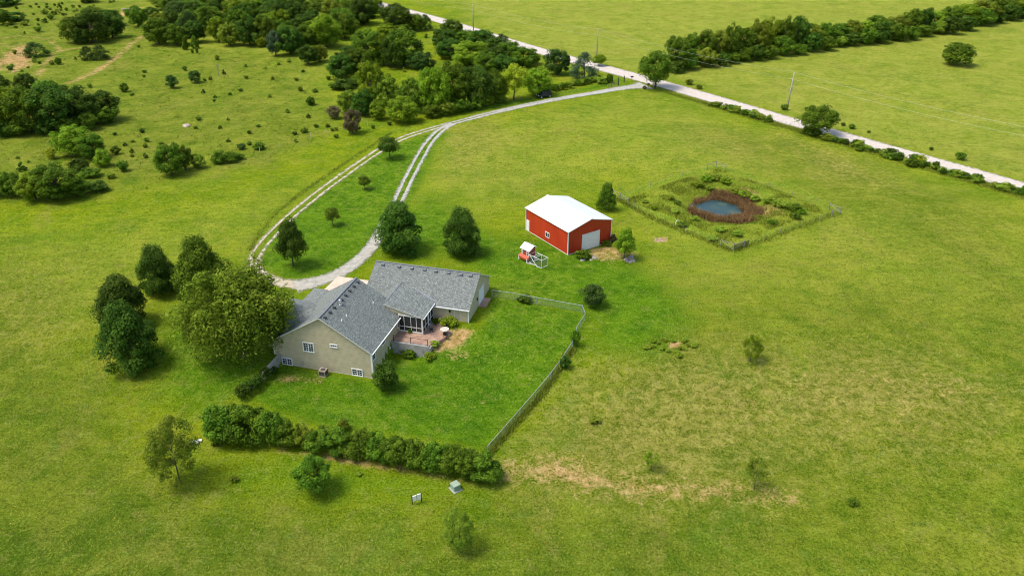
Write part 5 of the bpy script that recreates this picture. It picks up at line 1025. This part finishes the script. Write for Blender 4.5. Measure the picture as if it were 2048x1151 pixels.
for x, y, lb in ((1225, 164, 'dark gate post farthest from the drive entrance'), (1236.5, 171, 'tall dark post between the gate and the road'), (1248, 165, 'dark fence post nearest the mailbox')):
    m = MB(); m.tube([(0, 0, -.1), (0, 0, 1.9 if y != 171 else 2.3)], .14, 8); o = m.build('fence_post', MT['darkwood'], loc=at(x, y)); tag(o, lb, 'post')
g0, g1 = at(1236, 172), at(1216, 178); ga = empty('farm_gate', g0); tag(ga, 'rusty tube farm gate standing open beside the drive', 'gate')
m = MB(); d = g1 - g0
for k in range(5): m.tube([Vector((0, 0, .3 + k * .26)), d + Vector((0, 0, .3 + k * .26))], .03, 6)
m.build('rails', MT['rust'] if 'rust' in MT else simple('rusty_tube', (.22, .12, .07), .8), ga); m = MB()
for t in (.02, .35, .67, 1): m.tube([d * t + Vector((0, 0, .1)), d * t + Vector((0, 0, 1.4))], .04, 6)
m.build('uprights', MT['darkwood'], ga)
def mailbox(x, y, lb, mt):
    e = empty('mailbox', at(x, y), .5); tag(e, lb, 'mailbox'); m = MB(); m.bar((0, 0, -.1), (0, 0, 1.2), .12); m.build('post', MT['wood'], e); m = MB(); m.prism([(-.18, 1.2), (.18, 1.2), (.18, 1.42), (.1, 1.55), (-.1, 1.55), (-.18, 1.42)], 0, -.4, .4); m.build('box', MT[mt], e)
mailbox(1263.5, 163, 'dark mailbox on a post at the roadside left of the entrance', 'black'); mailbox(1296, 178, 'mailbox on a pale post beneath the entrance tree', 'black')
tr(1289, 179, 171, 9, 'small', 'rust', 'small round grey shrub beside the mailbox under the entrance tree', 'shrub')
for i, (x, y) in enumerate(((622, 277), (655, 271), (690, 262), (735, 252), (520, 305), (560, 296), (470, 316))):
    m = MB(); m.tube([(0, 0, -.1), (0, 0, 1.3)], .06, 6); o = m.build('fence_post', MT['palewood'], loc=at(x, y)); tag(o, 'thin pale fence post on the line between pasture and mown field', 'post', 'posts between pasture and mown field')

# ------------------------------------------------------------------ dark off-road car under the trees
a, c_ = at(1077, 196), at(1098, 193); car = empty('parked_car', at(1088, 195), math.atan2(c_.y - a.y, c_.x - a.x) + math.pi)
tag(car, 'dark boxy off-road car parked under the fresh green tree by the drive', 'car')
def solid(name, prof, hw, mat, taper=1.0, z0=None):
    m = MB(); n_ = len(prof); zs = [p[1] for p in prof]; zmin, zmax = min(zs), max(zs)
    f = lambda z: hw * (1 - (1 - taper) * (z - zmin) / (zmax - zmin)); m.add([(p[0], -f(p[1]), p[1]) for p in prof] + [(p[0], f(p[1]), p[1]) for p in prof], [tuple(range(n_)), tuple(range(n_, 2 * n_))[::-1]] + [(i, (i + 1) % n_, (i + 1) % n_ + n_, i + n_) for i in range(n_)]); o = m.build(name, mat, car)
    bv = o.modifiers.new('bevel', 'BEVEL'); bv.width = .05; bv.segments = 2; return o
solid('body', [(-2.05, .5), (-2.0, 1.02), (-1.9, 1.1), (.55, 1.12), (1.75, 1.06), (2.0, .95), (2.05, .5)], .88, MT['carpaint'])
solid('cabin', [(-1.95, 1.1), (-1.85, 1.72), (-1.7, 1.8), (.15, 1.8), (.3, 1.74), (.68, 1.1)], .84, MT['carpaint'], .86)
m = MB(); m.box(-1.75, -.75, -.845, -.70, 1.22, 1.62); m.box(-.62, .1, -.845, -.70, 1.22, 1.62); m.box(-1.75, -.75, .70, .845, 1.22, 1.62); m.box(-.62, .1, .70, .845, 1.22, 1.62); m.build('side_window', MT['glass'], car)
m = MB(); m.add([(.70, -.74, 1.17), (.70, .74, 1.17), (.36, .66, 1.70), (.36, -.66, 1.70)], [(0, 1, 2, 3)]); m.build('windscreen', MT['glass'], car)
for x in (-1.3, 1.3):
    for y in (-.84, .84):
        e = empty('wheel', (x, y, .38)); e.parent = car; m = MB(); m.tube([(0, -.13, 0), (0, .13, 0)], .38, 20); m.build('tyre', MT['tyre'], e); m = MB(); m.tube([(0, -.14, 0), (0, .14, 0)], .21, 14); m.build('rim', MT['galv'], e)
for y in (-.6, .6): m = MB(); m.tube([(2.0, y, .85), (2.08, y, .85)], .11, 12); m.build('headlight', MT['white'], car)
m = MB(); m.box(2.03, 2.15, -.85, .85, .45, .6); m.build('bumper', MT['black'], car)
m = MB(); m.tube([(-2.0, 0, 1.1), (-2.22, 0, 1.1)], .34, 16); m.build('spare_wheel', MT['tyre'], car)
